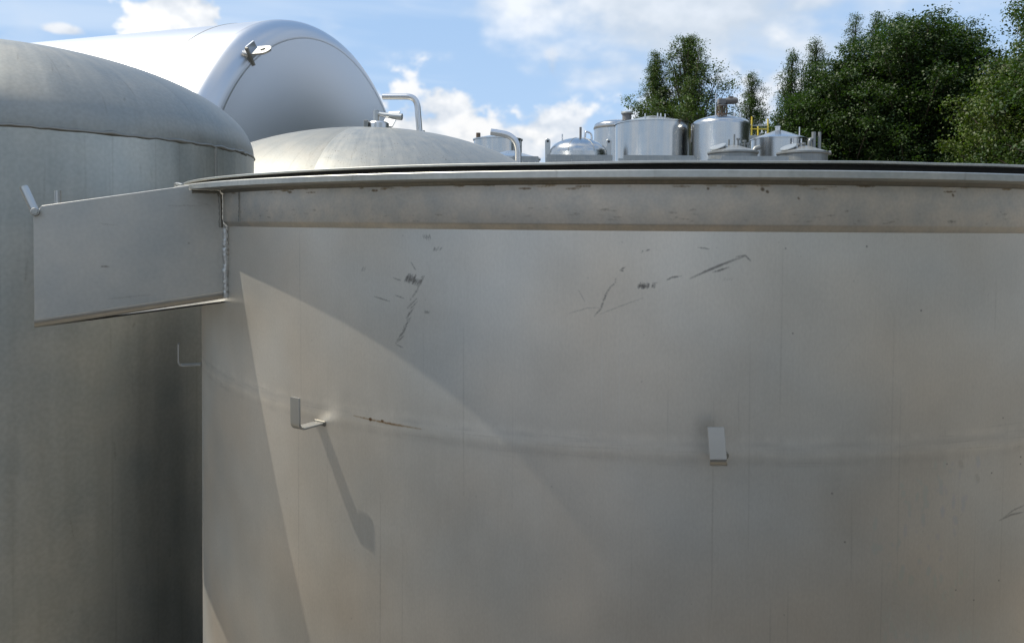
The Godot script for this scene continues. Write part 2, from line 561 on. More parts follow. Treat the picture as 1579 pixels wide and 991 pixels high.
func make_shell_texture() -> void:
	rng.seed = 5
	var cloud := noise_bytes(SH_W, SH_H, 0.012, 3, 5, 4, 4)
	var runs := noise_bytes(SH_W, SH_H, 0.35, 4, 3, 1, 40)
	var fine := noise_bytes(SH_W, SH_H, 0.22, 6, 3, 1, 2)
	var drift := noise_bytes(SH_W, SH_H, 0.010, 8, 3, 4, 4)
	var d := metal_albedo(SH_W, SH_H, Vector3(219, 214, 205), [[cloud, 0.085], [runs, 0.016], [fine, 0.035]], drift, 0.035)
	# girth weld: ground, brushed band with darker heat-tinted edges, uneven along its length
	var wob := FastNoiseLite.new()
	wob.seed = 31
	wob.frequency = 0.012
	for x in SH_W:
		var n1 := wob.get_noise_2d(x, 0.0)
		var n2 := wob.get_noise_2d(x * 2.5, 300.0)
		var n3 := wob.get_noise_2d(x, 900.0)
		for y in range(290, 372):
			var hh := -y / float(SH_H) * SH_Y + 0.404 + n1 * 0.004
			var q := (y * SH_W + x) * 3
			var g := 0.0
			g += 10.0 * exp(-pow((hh + 0.004) / 0.006, 2.0)) * (0.6 + 0.8 * n2)
			g -= 12.0 * exp(-pow((hh - 0.014) / 0.005, 2.0)) * clampf(0.45 + 0.9 * n3, 0, 1.2)
			g -= 8.0 * exp(-pow((hh + 0.018) / 0.006, 2.0)) * clampf(0.4 - 0.9 * n2, 0, 1.2)
			g += 9.0 * exp(-pow((hh - 0.026) / 0.008, 2.0)) * clampf(0.3 + n2, 0, 1)
			d[q] = clampi(int(d[q] + g * 1.02), 0, 255)
			d[q + 1] = clampi(int(d[q + 1] + g), 0, 255)
			d[q + 2] = clampi(int(d[q + 2] + g * 0.95), 0, 255)
	for i in 150:      # grinding lines along the weld
		var a := rng.randf_range(-66, 24)
		var y := -0.404 + rng.randfn() * 0.012
		var pale := rng.randf() < 0.5
		shell_line(d, [[a, y], [a + rng.randf_range(0.6, 4.0), y + rng.randf_range(-0.003, 0.003)]], rng.randf_range(1.0, 2.0), Vector3(228, 226, 220) if pale else Vector3(158, 154, 147), rng.randf_range(0.2, 0.6), 0.8)
	var ink := Vector3(92, 90, 88)
	# scuffs left by slings and a tyre, first group
	for l in [[[-24.6, -0.1125], [-25.1, -0.1355], [-25.61, -0.1517]], [[-25.23, -0.1526], [-25.87, -0.1677]], [[-25.61, -0.173], [-25.87, -0.1904]], [[-25.8, -0.1931], [-26.12, -0.2136], [-26.45, -0.2227], [-26.91, -0.2394]]]:
		shell_line(d, l, 4.0, ink, 0.34, 0.9)
	for l in [[[-27.13, -0.108], [-26.4, -0.1129]], [[-28.92, -0.1476], [-27.39, -0.1556]], [[-26.92, -0.1421], [-26.07, -0.1481]], [[-26.78, -0.2406], [-26.18, -0.2451]], [[-25.5, -0.0753], [-25.05, -0.0918]]]:
		shell_line(d, l, 2.6, ink, 0.6, 0.6)
	for k in 14:
		var f := k / 13.0
		var a := lerpf(-25.2, -26.5, f) + rng.randf_range(-0.12, 0.12)
		var y := lerpf(-0.15, -0.23, f)
		shell_line(d, [[a + 0.26, y + 0.004], [a - 0.16, y - 0.006]], 2.6, ink, 0.55, 0.8)
	hatch(d, -26.0, -0.098, -25.15, -0.119, 12, 0.12, 4.0, ink, 0.55)
	hatch(d, -25.3, -0.104, -24.5, -0.124, 7, 0.18, 3.4, ink, 0.6)
	hatch(d, -24.3, -0.168, -23.85, -0.176, 6, 0.05, 3.0, ink, 0.5)
	hatch(d, -24.45, -0.019, -23.85, -0.033, 6, -0.05, 2.2, ink, 0.95)
	hatch(d, -23.6, -0.044, -22.85, -0.054, 6, 0.06, 2.2, ink, 0.95)
	hatch(d, -30.2, -0.087, -29.8, -0.1, 4, 0.1, 1.8, ink, 0.6)
	hatch(d, -24.6, -0.099, -24.3, -0.107, 4, 0.1, 1.8, ink, 0.6)
	# second group
	shell_line(d, [[-5.0, -0.094], [-3.57, -0.0763], [-2.18, -0.0611], [-1.34, -0.0536]], 5.0, ink, 0.34, 0.5)
	shell_line(d, [[-4.4, -0.0862], [-2.4, -0.0632]], 2.4, Vector3(80, 78, 77), 0.35, 0.5)
	for l in [[[-1.9, -0.0545], [-1.34, -0.0518], [-0.92, -0.0621]], [[-3.47, -0.0824], [-2.36, -0.073]], [[-6.54, -0.0971], [-6.17, -0.092], [-5.56, -0.0898]]]:
		shell_line(d, l, 3.4, ink, 0.6, 0.6)
	for l in [[[-8.25, -0.0493], [-8.16, -0.0443]], [[-7.97, -0.0467], [-7.69, -0.0424]], [[-4.47, -0.039], [-4.1, -0.0402], [-3.68, -0.0413]], [[-9.7, -0.081], [-9.32, -0.0746]], [[-9.7, -0.081], [-9.4, -0.0825]]]:
		shell_line(d, l, 2.6, ink, 0.72, 0.7)
	shell_line(d, [[-9.98, -0.0962], [-10.02, -0.1037], [-10.35, -0.1114], [-10.63, -0.1242], [-10.82, -0.1369], [-11.0, -0.1521], [-11.48, -0.1656]], 3.6, ink, 0.62, 0.9)
	for l in [[[-11.05, -0.161], [-9.62, -0.1448], [-8.02, -0.1289]], [[-12.56, -0.1179], [-12.07, -0.1403]], [[-13.18, -0.161], [-11.92, -0.1503], [-11.05, -0.1496]]]:
		shell_line(d, l, 1.8, ink, 0.45, 0.6)
	hatch(d, -8.45, -0.102, -7.7, -0.115, 12, 0.02, 3.2, ink, 0.75)
	shell_line(d, [[-8.5, -0.1085], [-7.72, -0.1085]], 5.0, ink, 0.35, 0.9)
	hatch(d, -7.58, -0.1025, -7.35, -0.1135, 3, 0.03, 3.0, ink, 0.7)
	shell_line(d, [[-7.5, -0.103], [-7.15, -0.1025]], 2.4, ink, 0.6, 0.7)
	hatch(d, -2.75, -0.092, -2.15, -0.0965, 4, 0.05, 2.4, ink, 0.5)
	shell_line(d, [[18.59, -0.5514], [19.73, -0.5444], [21.09, -0.5432]], 4.0, ink, 0.35, 0.5)
	shell_line(d, [[18.9, -0.549], [20.0, -0.536], [21.3, -0.53]], 3.0, ink, 0.4, 0.6)
	# rust along the weld
	var rust := Vector3(142, 108, 66)
	shell_line(d, [[-30.99, -0.3963], [-29.32, -0.3983], [-27.43, -0.3996], [-24.49, -0.4012]], 4.0, rust, 0.55, 0.6)
	shell_line(d, [[-28.6, -0.3993], [-26.2, -0.4015]], 3.0, Vector3(120, 80, 40), 0.6, 0.8)
	shell_line(d, [[-29.35, -0.3975], [-29.2, -0.3985]], 7.0, Vector3(84, 52, 24), 0.9, 0.3)
	shell_line(d, [[-28.2, -0.3965], [-28.0, -0.3975]], 5.5, Vector3(96, 64, 34), 0.85, 0.4)
	# drips, specks and pits
	for s in [[4.91, -0.4753], [5.9, -0.5637], [18.72, -0.3567], [13.71, -0.4329], [17.74, -0.4584], [20.59, -0.4352], [20.61, -0.449], [14.72, -0.6699], [18.68, -0.6655], [16.35, -0.6941], [11.3, -0.1503], [1.97, -0.1888], [1.38, -0.0389], [7.07, -0.0347]]:
		shell_line(d, [[s[0], s[1]], [s[0] + 0.06, s[1] - 0.001]], 3.4, Vector3(66, 62, 58), 0.85, 0.3)
	for s in [[14.92, -0.4352], [16.43, -0.4648]]:
		shell_line(d, [[s[0] - 0.1, s[1] + 0.006], [s[0] + 0.15, s[1] - 0.008]], 12.0, Vector3(150, 142, 128), 0.05, 0.7)
	for i in 260:
		var a := rng.randf_range(-68, 25)
		var y := rng.randf_range(-1.28, -0.005)
		var pale := rng.randf() < 0.4
		shell_line(d, [[a, y], [a + rng.randf_range(-0.1, 0.1), y - rng.randf_range(0.0, 0.004)]], rng.randf_range(1.2, 2.6), Vector3(224, 223, 219) if pale else Vector3(120, 116, 110), rng.randf_range(0.2, 0.6), 0.4)
	for i in 46:
		var a := rng.randf_range(-66, 24)
		var y := rng.randf_range(-1.2, -0.02)
		var da := rng.randf_range(-1.6, 1.6)
		shell_line(d, [[a, y], [a + da, y + rng.randf_range(-0.05, 0.03)]], 1.2, Vector3(170, 168, 164), rng.randf_range(0.15, 0.4), 0.8)
	for i in 70:      # dried water runs down the sheet
		var a := rng.randf_range(-66, 24)
		var y := rng.randf_range(-0.7, -0.012)
		shell_line(d, [[a, y], [a + rng.randf_range(-0.1, 0.1), y - rng.randf_range(0.06, 0.4)]], rng.randf_range(1.2, 3.0), Vector3(228, 226, 221) if rng.randf() < 0.55 else Vector3(178, 174, 167), rng.randf_range(0.12, 0.36), 0.5)
	# pale drip patches low on the right where the sheet was wetted
	for i in 120:
		var a := rng.randf_range(8.0, 17.0)
		var y := rng.randf_range(-0.82, -0.42)
		shell_line(d, [[a, y], [a + rng.randf_range(-0.2, 0.2), y - rng.randf_range(0.005, 0.03)]], rng.randf_range(5, 12), Vector3(214, 213, 210), rng.randf_range(0.06, 0.18), 0.8)
	M.shell = steel(lin(0.97, 0.97, 0.97), 0.47, tex_rgb(SH_W, SH_H, d))
	var rm := level_bytes(SH_W / 2, SH_H / 2, 220, [[noise_bytes(SH_W / 2, SH_H / 2, 0.3, 41, 3, 1, 16), 0.06], [noise_bytes(SH_W / 2, SH_H / 2, 0.012, 42, 5), 0.06]])
	M.shell.roughness = 0.57
	M.shell.roughness_texture = tex_l(SH_W / 2, SH_H / 2, rm)
	M.shell.roughness_texture_channel = BaseMaterial3D.TEXTURE_CHANNEL_RED

	# the rim band: same sheet, dirty under the flange
	var bw := 2048
	var bh := 80
	var n_big := noise_bytes(bw, bh, 0.02, 51, 4)
	var n_fine := noise_bytes(bw, bh, 0.15, 52, 3)
	var bd := metal_albedo(bw, bh, Vector3(214, 210, 203), [[n_big, 0.07], [n_fine, 0.05]], n_big, 0.03)
	var band_px := func(a: float, y: float) -> Vector2: return Vector2((a - SH_A0) / SH_AW * bw, (0.079 - y) / 0.092 * bh)
	for l in [[[-29.29, 0.0421], [-27.02, 0.0556], [-24.01, 0.0671]], [[-28.05, 0.0674], [-26.32, 0.0528], [-25.23, 0.04], [-23.09, 0.0483]], [[-29.5, 0.066], [-29.1, 0.06], [-28.7, 0.068]]]:
		var q := []
		for p in l:
			q.append(band_px.call(p[0], p[1]))
		stroke(bd, bw, bh, q, 2.2, Vector3(222, 220, 214), 0.6, 0.6)
	for i in 150:       # crusts of dirt in the corner under the flange
		var a := rng.randf_range(-50, 25)
		var p: Vector2 = band_px.call(a, 0.078 - absf(rng.randfn()) * 0.006)
		stroke(bd, bw, bh, [p, p + Vector2(rng.randf_range(4, 26), rng.randf_range(-1, 1))], rng.randf_range(1.5, 4.5), Vector3(140, 118, 86) if rng.randf() < 0.7 else Vector3(104, 84, 58), rng.randf_range(0.12, 0.4), 0.8)
	for i in 90:       # smudges lower down
		var a := rng.randf_range(-48, 25)
		var p: Vector2 = band_px.call(a, rng.randf_range(0.004, 0.03))
		stroke(bd, bw, bh, [p, p + Vector2(rng.randf_range(2, 16), rng.randf_range(-2, 2))], rng.randf_range(1.2, 3.5), Vector3(150, 145, 138), rng.randf_range(0.1, 0.35), 0.9)
	for s in [[13.23, 0.059, 5.0], [-0.41, 0.065, 6.0], [-0.1, 0.061, 4.0], [-4.0, 0.066, 4.0], [2.0, 0.05, 3.0]]:
		var p: Vector2 = band_px.call(s[0], s[1])
		stroke(bd, bw, bh, [p, p + Vector2(2, 3)], s[2], Vector3(92, 76, 58), 0.4, 0.5)
	M.band = steel(lin(0.97, 0.97, 0.97), 0.5, tex_rgb(bw, bh, bd))

func make_materials() -> void:
	make_shell_texture()
	# shared tiles
	var s := 512
	var blot := seamless_bytes(s, s, 0.012, 61, 5)
	var runs := seamless_bytes(s, s, 0.045, 62, 4, 1, 16)
	var fine := seamless_bytes(s, s, 0.16, 63, 3)
	var dull := metal_albedo(s, s, Vector3(196, 196, 191), [[blot, 0.055], [runs, 0.05], [fine, 0.06]], blot, 0.02)
	rng.seed = 77
	for i in 60:
		var p := Vector2(rng.randf_range(0, s), rng.randf_range(0, s))
		stroke(dull, s, s, [p, p + Vector2(rng.randf_range(-4, 4), rng.randf_range(2, 30))], rng.randf_range(1, 3), Vector3(150, 146, 138), rng.randf_range(0.1, 0.4), 0.8)
	for i in 90:      # dried water runs
		var p := Vector2(rng.randf_range(0, s), rng.randf_range(0, s))
		stroke(dull, s, s, [p, p + Vector2(rng.randf_range(-2, 2), rng.randf_range(40, 200))], rng.randf_range(0.8, 2.0), Vector3(214, 213, 209) if rng.randf() < 0.5 else Vector3(160, 157, 150), rng.randf_range(0.08, 0.25), 0.5)
	var dull_t := tex_rgb(s, s, dull)
	var rough_t := tex_l(s, s, level_bytes(s, s, 218, [[runs, 0.10], [blot, 0.07]]))
	M.dull = steel(lin(0.86, 0.88, 0.88), 0.52, dull_t, rough_t)
	# weather-stained dome: speckled algae and dirt over mill finish
	var dirt := dull.duplicate()
	for i in 900:
		var p := Vector2(rng.randf_range(0, s), rng.randf_range(0, s))
		stroke(dirt, s, s, [p, p + Vector2(rng.randf_range(-2, 2), rng.randf_range(0, 7))], rng.randf_range(0.8, 2.6), Vector3(118, 110, 92) if rng.randf() < 0.75 else Vector3(70, 64, 54), rng.randf_range(0.15, 0.6), 0.8)
	var dirt_t := tex_rgb(s, s, dirt)
	M.dirty = steel(lin(0.60, 0.60, 0.59), 0.62, dirt_t, rough_t, 0.8)
	M.dull_dome = steel(lin(0.57, 0.565, 0.545), 0.58, dull_t, rough_t, 0.9)
	M.dome_clean = steel(lin(0.45, 0.455, 0.455), 0.70, dull_t, rough_t, 0.85)
	# polished vessels: slightly wavy sheet
	var wave := Image.create_from_data(s, s, false, Image.FORMAT_L8, seamless_bytes(s, s, 0.006, 65, 2, 1, 4))
	wave.convert(Image.FORMAT_RGBA8)
	wave.bump_map_to_normal_map(2.0)
	var wave_t := ImageTexture.create_from_image(wave)
	var bright := metal_albedo(s, s, Vector3(222, 222, 220), [[blot, 0.03], [runs, 0.03]], blot, 0.015)
	var bright_t := tex_rgb(s, s, bright)
	M.polished = steel(lin(0.64, 0.64, 0.64), 0.19, bright_t, rough_t)
	M.polished.normal_enabled = true
	M.polished.normal_texture = wave_t
	M.polished.normal_scale = 0.16
	M.satin = steel(lin(0.68, 0.69, 0.70), 0.30, bright_t, rough_t)
	M.big = steel(lin(0.56, 0.57, 0.585), 0.34)
	var sheet := metal_albedo(s, s, Vector3(198, 197, 194), [[blot, 0.05], [fine, 0.035]], blot, 0.02)
	for i in 46:
		var p := Vector2(rng.randf_range(0, s), rng.randf_range(0, s))
		stroke(sheet, s, s, [p, p + Vector2(rng.randf_range(6, 60), rng.randf_range(-4, 4))], rng.randf_range(0.8, 1.6), Vector3(140, 136, 130), rng.randf_range(0.15, 0.5), 0.8)
	for i in 30:
		var p := Vector2(rng.randf_range(0, s), rng.randf_range(0, s))
		stroke(sheet, s, s, [p, p + Vector2(rng.randf_range(0, 9), 0)], rng.randf_range(1.5, 3.0), Vector3(104, 96, 88), rng.randf_range(0.2, 0.6), 0.5)
	M.plate = steel(lin(1.0, 1.0, 0.985), 0.54, tex_rgb(s, s, sheet), rough_t)
	M.edge = steel(lin(0.86, 0.86, 0.85), 0.45, dull_t)
	M.bar = steel(lin(0.66, 0.67, 0.67), 0.38, bright_t)
	M.weld = steel(lin(0.50, 0.48, 0.45), 0.5, dull_t)
	M.pipe = steel(lin(0.62, 0.62, 0.62), 0.3)
	M.rubber = plain(lin(0.012, 0.012, 0.012), 0.85)
	M.white_metal = steel(lin(0.42, 0.435, 0.45), 0.4, dull_t, null, 0.4)
	M.plank = plain(lin(0.035, 0.032, 0.028), 0.85)
	M.white = plain(lin(0.8, 0.8, 0.78), 0.5)
	M.galv = steel(lin(0.60, 0.64, 0.68), 0.5, dull_t, null, 0.35)
	M.yellow = plain(lin(0.72, 0.52, 0.05), 0.5)
	M.rusty = plain(lin(0.12, 0.085, 0.06), 0.8)
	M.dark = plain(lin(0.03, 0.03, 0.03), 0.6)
	M.motor = plain(lin(0.15, 0.145, 0.14), 0.55)
	M.bark = plain(lin(0.07, 0.055, 0.04), 0.9)
	M.leaf = plain(Color.WHITE, 0.55)
	M.leaf.vertex_color_use_as_albedo = true
	M.leaf.backlight_enabled = true
	M.leaf.backlight = Color(0.75, 0.85, 0.4)
	# yard: worn concrete and grit
	var g_big := seamless_bytes(s, s, 0.01, 71, 5)
	var g_fine := seamless_bytes(s, s, 0.2, 72, 3)
	M.ground = plain(Color.WHITE, 0.9)
	M.ground.albedo_texture = tex_rgb(s, s, metal_albedo(s, s, Vector3(112, 106, 96), [[g_big, 0.2], [g_fine, 0.16]], g_big, 0.04))
	M.ground.uv1_scale = Vector3(60, 60, 60)

# ------------------------------------------------------------------ the open-topped tank in front
func rad_basis(a_deg: float) -> Basis:
	# x tangential (to the right seen from outside), y up, z radial outwards
	var a := deg_to_rad(a_deg)
	return Basis(Vector3(cos(a), 0, -sin(a)), Vector3.UP, Vector3(sin(a), 0, cos(a)))

func front_tank() -> void:
	var t := thing("steel_tank", "large grey stainless tank with flanged rim, side chute and small welded hooks", "tank", Vector3(TX, 0, TZ))
	var full := TAU * 96.0 / 360.0
	var uvr := func(a0: float, a1: float) -> Rect2:
		return Rect2((rad_to_deg(a0) - SH_A0) / SH_AW, EYE / SH_Y, rad_to_deg(a1 - a0) / SH_AW, -1.0 / SH_Y)
	# shell, v measured down from the rim band; a slight belly at the girth weld
	var prof := [Vector2(TR, 0.25), Vector2(TR, EYE - 0.46)]
	for i in range(-4, 5):
		var f := i / 4.0
		prof.append(Vector2(TR + 0.0006 * exp(-f * f * 5.0), EYE - 0.404 + f * 0.03))
	prof.append(Vector2(TR, EYE - 0.2))
	prof.append(Vector2(TR, EYE + 0.079))
	var mb := MB.new()
	mb.lathe(prof, 256, deg_to_rad(-190.0), deg_to_rad(170.0), uvr.call(deg_to_rad(-190.0), deg_to_rad(170.0)), true)
	part("shell", mb, M.shell, t)
	mb = MB.new()
	mb.lathe([Vector2(TR + 0.02, 0.0), Vector2(TR + 0.02, 0.06), Vector2(TR - 0.15, 0.25), Vector2(TR - 0.01, 0.26)], 96)
	part("skirt", mb, M.dull, t)
	# rim band with a chamfered lower lip, from the chute round to the chute
	mb = MB.new()
	var b0 := deg_to_rad(-50.6)
	var b1 := deg_to_rad(360.0 - 77.0)
	var band_uv := Rect2((rad_to_deg(b0) - SH_A0) / SH_AW, (EYE + 0.079) / 0.092, rad_to_deg(b1 - b0) / SH_AW, -1.0 / 0.092)
	mb.lathe([Vector2(TR + 0.0005, EYE - 0.011), Vector2(TR + 0.0105, EYE - 0.0012), Vector2(TR + 0.012, EYE + 0.002), Vector2(TR + 0.012, EYE + 0.078)], 240, b0, b1, band_uv, true)
	part("rim_band", mb, M.band, t)
	# flange plate
	mb = MB.new()
	var fo := TR + 0.084
	mb.lathe([Vector2(TR - 0.02, EYE + 0.0785), Vector2(fo - 0.001, EYE + 0.0785), Vector2(fo, EYE + 0.0795), Vector2(fo, EYE + 0.0905), Vector2(fo - 0.0015, EYE + 0.092), Vector2(TR - 0.02, EYE + 0.092), Vector2(TR - 0.02, EYE + 0.0785)], 256, 0, TAU, Rect2(0, 0, 9, 1))
	part("flange", mb, M.edge, t)
	# fillet weld under the flange
	mb = MB.new()
	mb.lathe([Vector2(TR + 0.012, EYE + 0.071), Vector2(TR + 0.017, EYE + 0.0735), Vector2(TR + 0.020, EYE + 0.0784)], 240, b0, b1, Rect2(0, 0, 20, 1))
	part("weld_bead", mb, M.weld, t)
	# vertical joint of the band
	rng.seed = 91
	var path := []
	var rad := []
	for i in 26:
		var f := i / 25.0
		var b := rad_basis(-46.6 + rng.randf_range(-0.03, 0.03))
		path.append(b.z * (TR + 0.0105) + Vector3(0, EYE + 0.001 + 0.07 * f, 0))
		rad.append(rng.randf_range(0.0035, 0.0048))
	mb = MB.new()
	mb.tube(path, rad, 8)
	part("weld_bead", mb, M.weld, t)
	for q in [[-67.1, -0.430, 1.0, 0.0, 0.0], [-34.8, -0.429, 1.0, 0.0, 0.0], [-2.9, -0.410, 5.0, -12.0, 4.0], [29.0, -0.43, 0.0, 0.0, 0.0]]:
		hook(t, q[0], q[1], q[2], q[3], q[4])
	chute(t)
	tank_lid()

func hook(t: Node3D, a: float, y: float, tilt: float, yaw: float, back: float) -> void:
	var b := rad_basis(a)
	var root := b.z * TR + Vector3(0, EYE + y, 0)
	b = b.rotated(b.z, deg_to_rad(tilt)).rotated(Vector3.UP, deg_to_rad(yaw))
	var lean := -tan(deg_to_rad(back)) * 0.057
	# flat bar bent up: outline in the radial / up plane, swept across the width
	var th := 0.0042
	var lo := 0.066
	var hi := 0.068
	var r := 0.015
	var outer := PackedVector2Array([Vector2(-0.004, 0.0)])
	for i in 6:
		var g := PI / 2 * i / 5.0
		outer.append(Vector2(lo - r + r * sin(g), r - r * cos(g)))
	outer.append(Vector2(lo + lean, hi))
	outer.append(Vector2(lo - th + lean, hi))
	for i in 6:
		var g := PI / 2 * (5 - i) / 5.0
		outer.append(Vector2(lo - r + (r - th) * sin(g), r - (r - th) * cos(g)))
	outer.append(Vector2(-0.004, th))
	var mb := MB.new()
	mb.prism(outer, root - b.x * 0.0142, b.z, b.y, b.x, 0.0284, 0.0007)
	var h := part("hook", mb, M.bar, t)
	# weld round the root
	mb = MB.new()
	var path := []
	var rad := []
	rng.seed = int(absf(a) * 10) + 3
	for i in 17:
		var g := TAU * i / 16.0
		path.append(root + b.z * 0.0006 + b.x * clampf(cos(g) * 0.024, -0.0152, 0.0152) + b.y * (th * 0.5 + clampf(sin(g) * 0.008, -0.0032, 0.0032)))
		rad.append(rng.randf_range(0.0022, 0.0034))
	mb.tube(path, rad, 6, false)
	part("weld_bead", mb, M.weld, h)

func chute(t: Node3D) -> void:
	# sheet channel sloping out and down; near wall meets the shell at bearing -50.9
	var a := Vector3(-0.7142 - TX, EYE, -1.8515 - TZ)
	var d := Vector3(sin(deg_to_rad(-58.8)), 0, cos(deg_to_rad(-58.8)))
	var w := Vector3(d.z, 0, -d.x) * -1.0
	if w.z > 0:
		w = -w
	var wide := 0.66
	var c := Node3D.new()
	c.name = "chute"
	t.add_child(c)
	var long := 0.408
	var slope_lo := (-0.241 + 0.194) / long
	var slope_hi := (0.0314 - 0.104) / long
	var r := 0.019
	var start := 0.002
	var near := PackedVector2Array([Vector2(start, -0.194 + r), Vector2(long, -0.241 + r), Vector2(long, 0.0314 - 0.022), Vector2(long - 0.016, 0.0314 + 0.002), Vector2(0.088, 0.104 + slope_hi * 0.088), Vector2(0.088, 0.0775), Vector2(0.016, 0.0775), Vector2(0.014, 0.0), Vector2(start, -0.012)])
	var mb := MB.new()
	mb.prism(near, a, d, Vector3.UP, w, 0.004, 0.0009)
	part("side_wall", mb, M.plate, c)
	# far wall starts farther out along its own line, where the shell curves back
	mb = MB.new()
	var far := PackedVector2Array([Vector2(-0.12, -0.18 + r), Vector2(long, -0.241 + r), Vector2(long, 0.0314 - 0.003), Vector2(0.13, 0.104 + slope_hi * 0.13 - 0.004), Vector2(0.03, 0.0775), Vector2(-0.12, 0.0775)])
	mb.prism(far, a + w * wide, d, Vector3.UP, w, 0.004, 0.0009)
	part("side_wall", mb, M.plate, c)
	# folded floor with round lower corners
	mb = MB.new()
	for s in [0, 1]:
		var prev := -1
		for i in 7:
			var g := PI / 2 * i / 6.0
			var across := (r - r * cos(g)) if s == 0 else wide + 0.004 - (r - r * cos(g))
			var drop := -r * sin(g)
			var nn: Vector3 = ((-w if s == 0 else w) * cos(g) - Vector3.UP * sin(g)).normalized()
			var p0 := a + w * across + Vector3(0, -0.194 + r + drop, 0) + d * start
			var p1 := a + w * across + Vector3(0, -0.241 + r + drop, 0) + d * long
			var i0 := mb.vert(p0, nn, Vector2(0, g))
			var i1 := mb.vert(p1, nn, Vector2(1, g))
			if prev >= 0:
				mb.quad(prev, prev + 1, i1, i0)
			prev = i0
	var f0 := a + w * r + Vector3(0, -0.194, 0) + d * (start - 0.11)
	var f1 := a + w * r + Vector3(0, -0.241, 0) + d * long
	var fw := w * (wide + 0.004 - 2 * r)
	var dn := Vector3(0, -1, 0)
	mb.flat_quad(f0, f1, f1 + fw, f0 + fw, dn)
	var lift := Vector3(0, 0.004, 0)
	mb.flat_quad(f0 + lift, f1 + lift, f1 + fw + lift, f0 + fw + lift, -dn)
	mb.flat_quad(f1, f1 + lift, f1 + fw + lift, f1 + fw, d)
	part("floor_plate", mb, M.plate, c)
	# weld where the near wall meets the shell and the flange
	rng.seed = 17
	var path := []
	var rad := []
	for i in 44:
		var f := i / 43.0
		path.append(a + d * (0.004 + rng.randf_range(-0.002, 0.002)) - w * 0.001 + Vector3(0, lerpf(-0.19, -0.016, f), 0))
		rad.append(rng.randf_range(0.0055, 0.0095))
	mb = MB.new()
	mb.tube(path, rad, 8)
	part("weld_bead", mb, M.plate, c)
	path = []
	rad = []
	for i in 30:
		var f := i / 29.0
		var p := a + d * lerpf(0.015, 0.017, f) + Vector3(0, lerpf(-0.014, 0.066, minf(f * 1.5, 1.0)), 0) - w * 0.001
		if f > 0.66:
			p = a + d * lerpf(0.017, 0.082, (f - 0.66) / 0.34) + Vector3(0, 0.0735, 0) - w * 0.001
		path.append(p)
		rad.append(rng.randf_range(0.0030, 0.0056))
	mb = MB.new()
	mb.tube(path, rad, 8)
	part("weld_bead", mb, M.weld, c)
	# pivot across the mouth, with its lever and a stub pin
	var piv := a + d * (long - 0.004) + Vector3(0, 0.0314 - 0.012, 0)
	mb = MB.new()
	mb.tube([piv - w * 0.02, piv - w * 0.017, piv + w * (wide + 0.02)], [0.008, 0.0095, 0.0095], 16)
	mb.tube([piv - w * 0.026, piv - w * 0.019], [0.0055, 0.006], 6)
	part("pivot_rod", mb, M.bar, c)
	mb = MB.new()
	var top := piv + Vector3(0, 0.056, 0) + d * 0.022 + w * 0.01
	mb.tube([piv - w * 0.008, piv.lerp(top, 0.93), top], [0.0085, 0.0088, 0.0076], 14)
	part("lever", mb, M.bar, c)
	mb = MB.new()
	var pin := a + d * (long - 0.047) + w * 0.018 + Vector3(0, 0.0, 0)
	mb.tube([pin + Vector3(0, -0.01, 0), pin + Vector3(0, 0.0675, 0), pin + Vector3(0, 0.0685, 0)], [0.0068, 0.0068, 0.006], 14)
	mb.box(pin + Vector3(0, -0.002, 0) - w * 0.008, Vector3(0.01, 0.01, 0.006), Basis(d, Vector3.UP, d.cross(Vector3.UP)), 0.001)
	part("stub_pin", mb, M.bar, c)

func tank_lid() -> void:
	# a flat cover plate on a black rubber ring, lying a few millimetres lower towards the chute
	var t := thing("tank_lid", "thin flat steel cover plate lying on black seal over the big tank's rim", "lid", Vector3(TX, EYE + 0.092, TZ))
	var slope := func(p: Vector3) -> Vector3:
		var w := 0.0006 * sin(p.x * 7.3 + 1.0) * sin(p.z * 5.9) + 0.0004 * sin(p.x * 19.0 - p.z * 13.0)
		return p + Vector3(0, (w + 0.0028 * p.x - 0.0002 * p.z) * clampf(p.y / 0.0125, 0.0, 1.0), 0)
	var mb := MB.new()
	mb.lathe([Vector2(1.40, 0.0004), Vector2(1.528, 0.0004), Vector2(1.53, 0.005), Vector2(1.528, 0.0134), Vector2(1.40, 0.0134)], 200, 0, TAU, Rect2(0, 0, 9, 1), false, slope)
	part("seal_ring", mb, M.rubber, t)
	mb = MB.new()
	var ro := 1.548
	mb.lathe([Vector2(0.001, 0.0135), Vector2(ro - 0.001, 0.0135), Vector2(ro, 0.0141), Vector2(ro, 0.0172), Vector2(ro - 0.001, 0.018), Vector2(0.001, 0.018)], 240, 0, TAU, Rect2(0, 0, 9, 1), false, slope)
	part("cover_plate", mb, M.edge, t)
	# a tongue of the seal has slipped out by the chute
	mb = MB.new()
	var b := rad_basis(-66.0)
	var path := []
	for i in 12:
		var f := i / 11.0
		var bb := rad_basis(lerpf(-70.0, -58.5, f))
		path.append(bb.z * (1.557 + 0.006 * sin(PI * f)) + Vector3(0, 0.005 + 0.009 * sin(PI * f), 0))
	mb.tube(path, [0.0045], 8)
	part("seal_tongue", mb, M.bar, t)

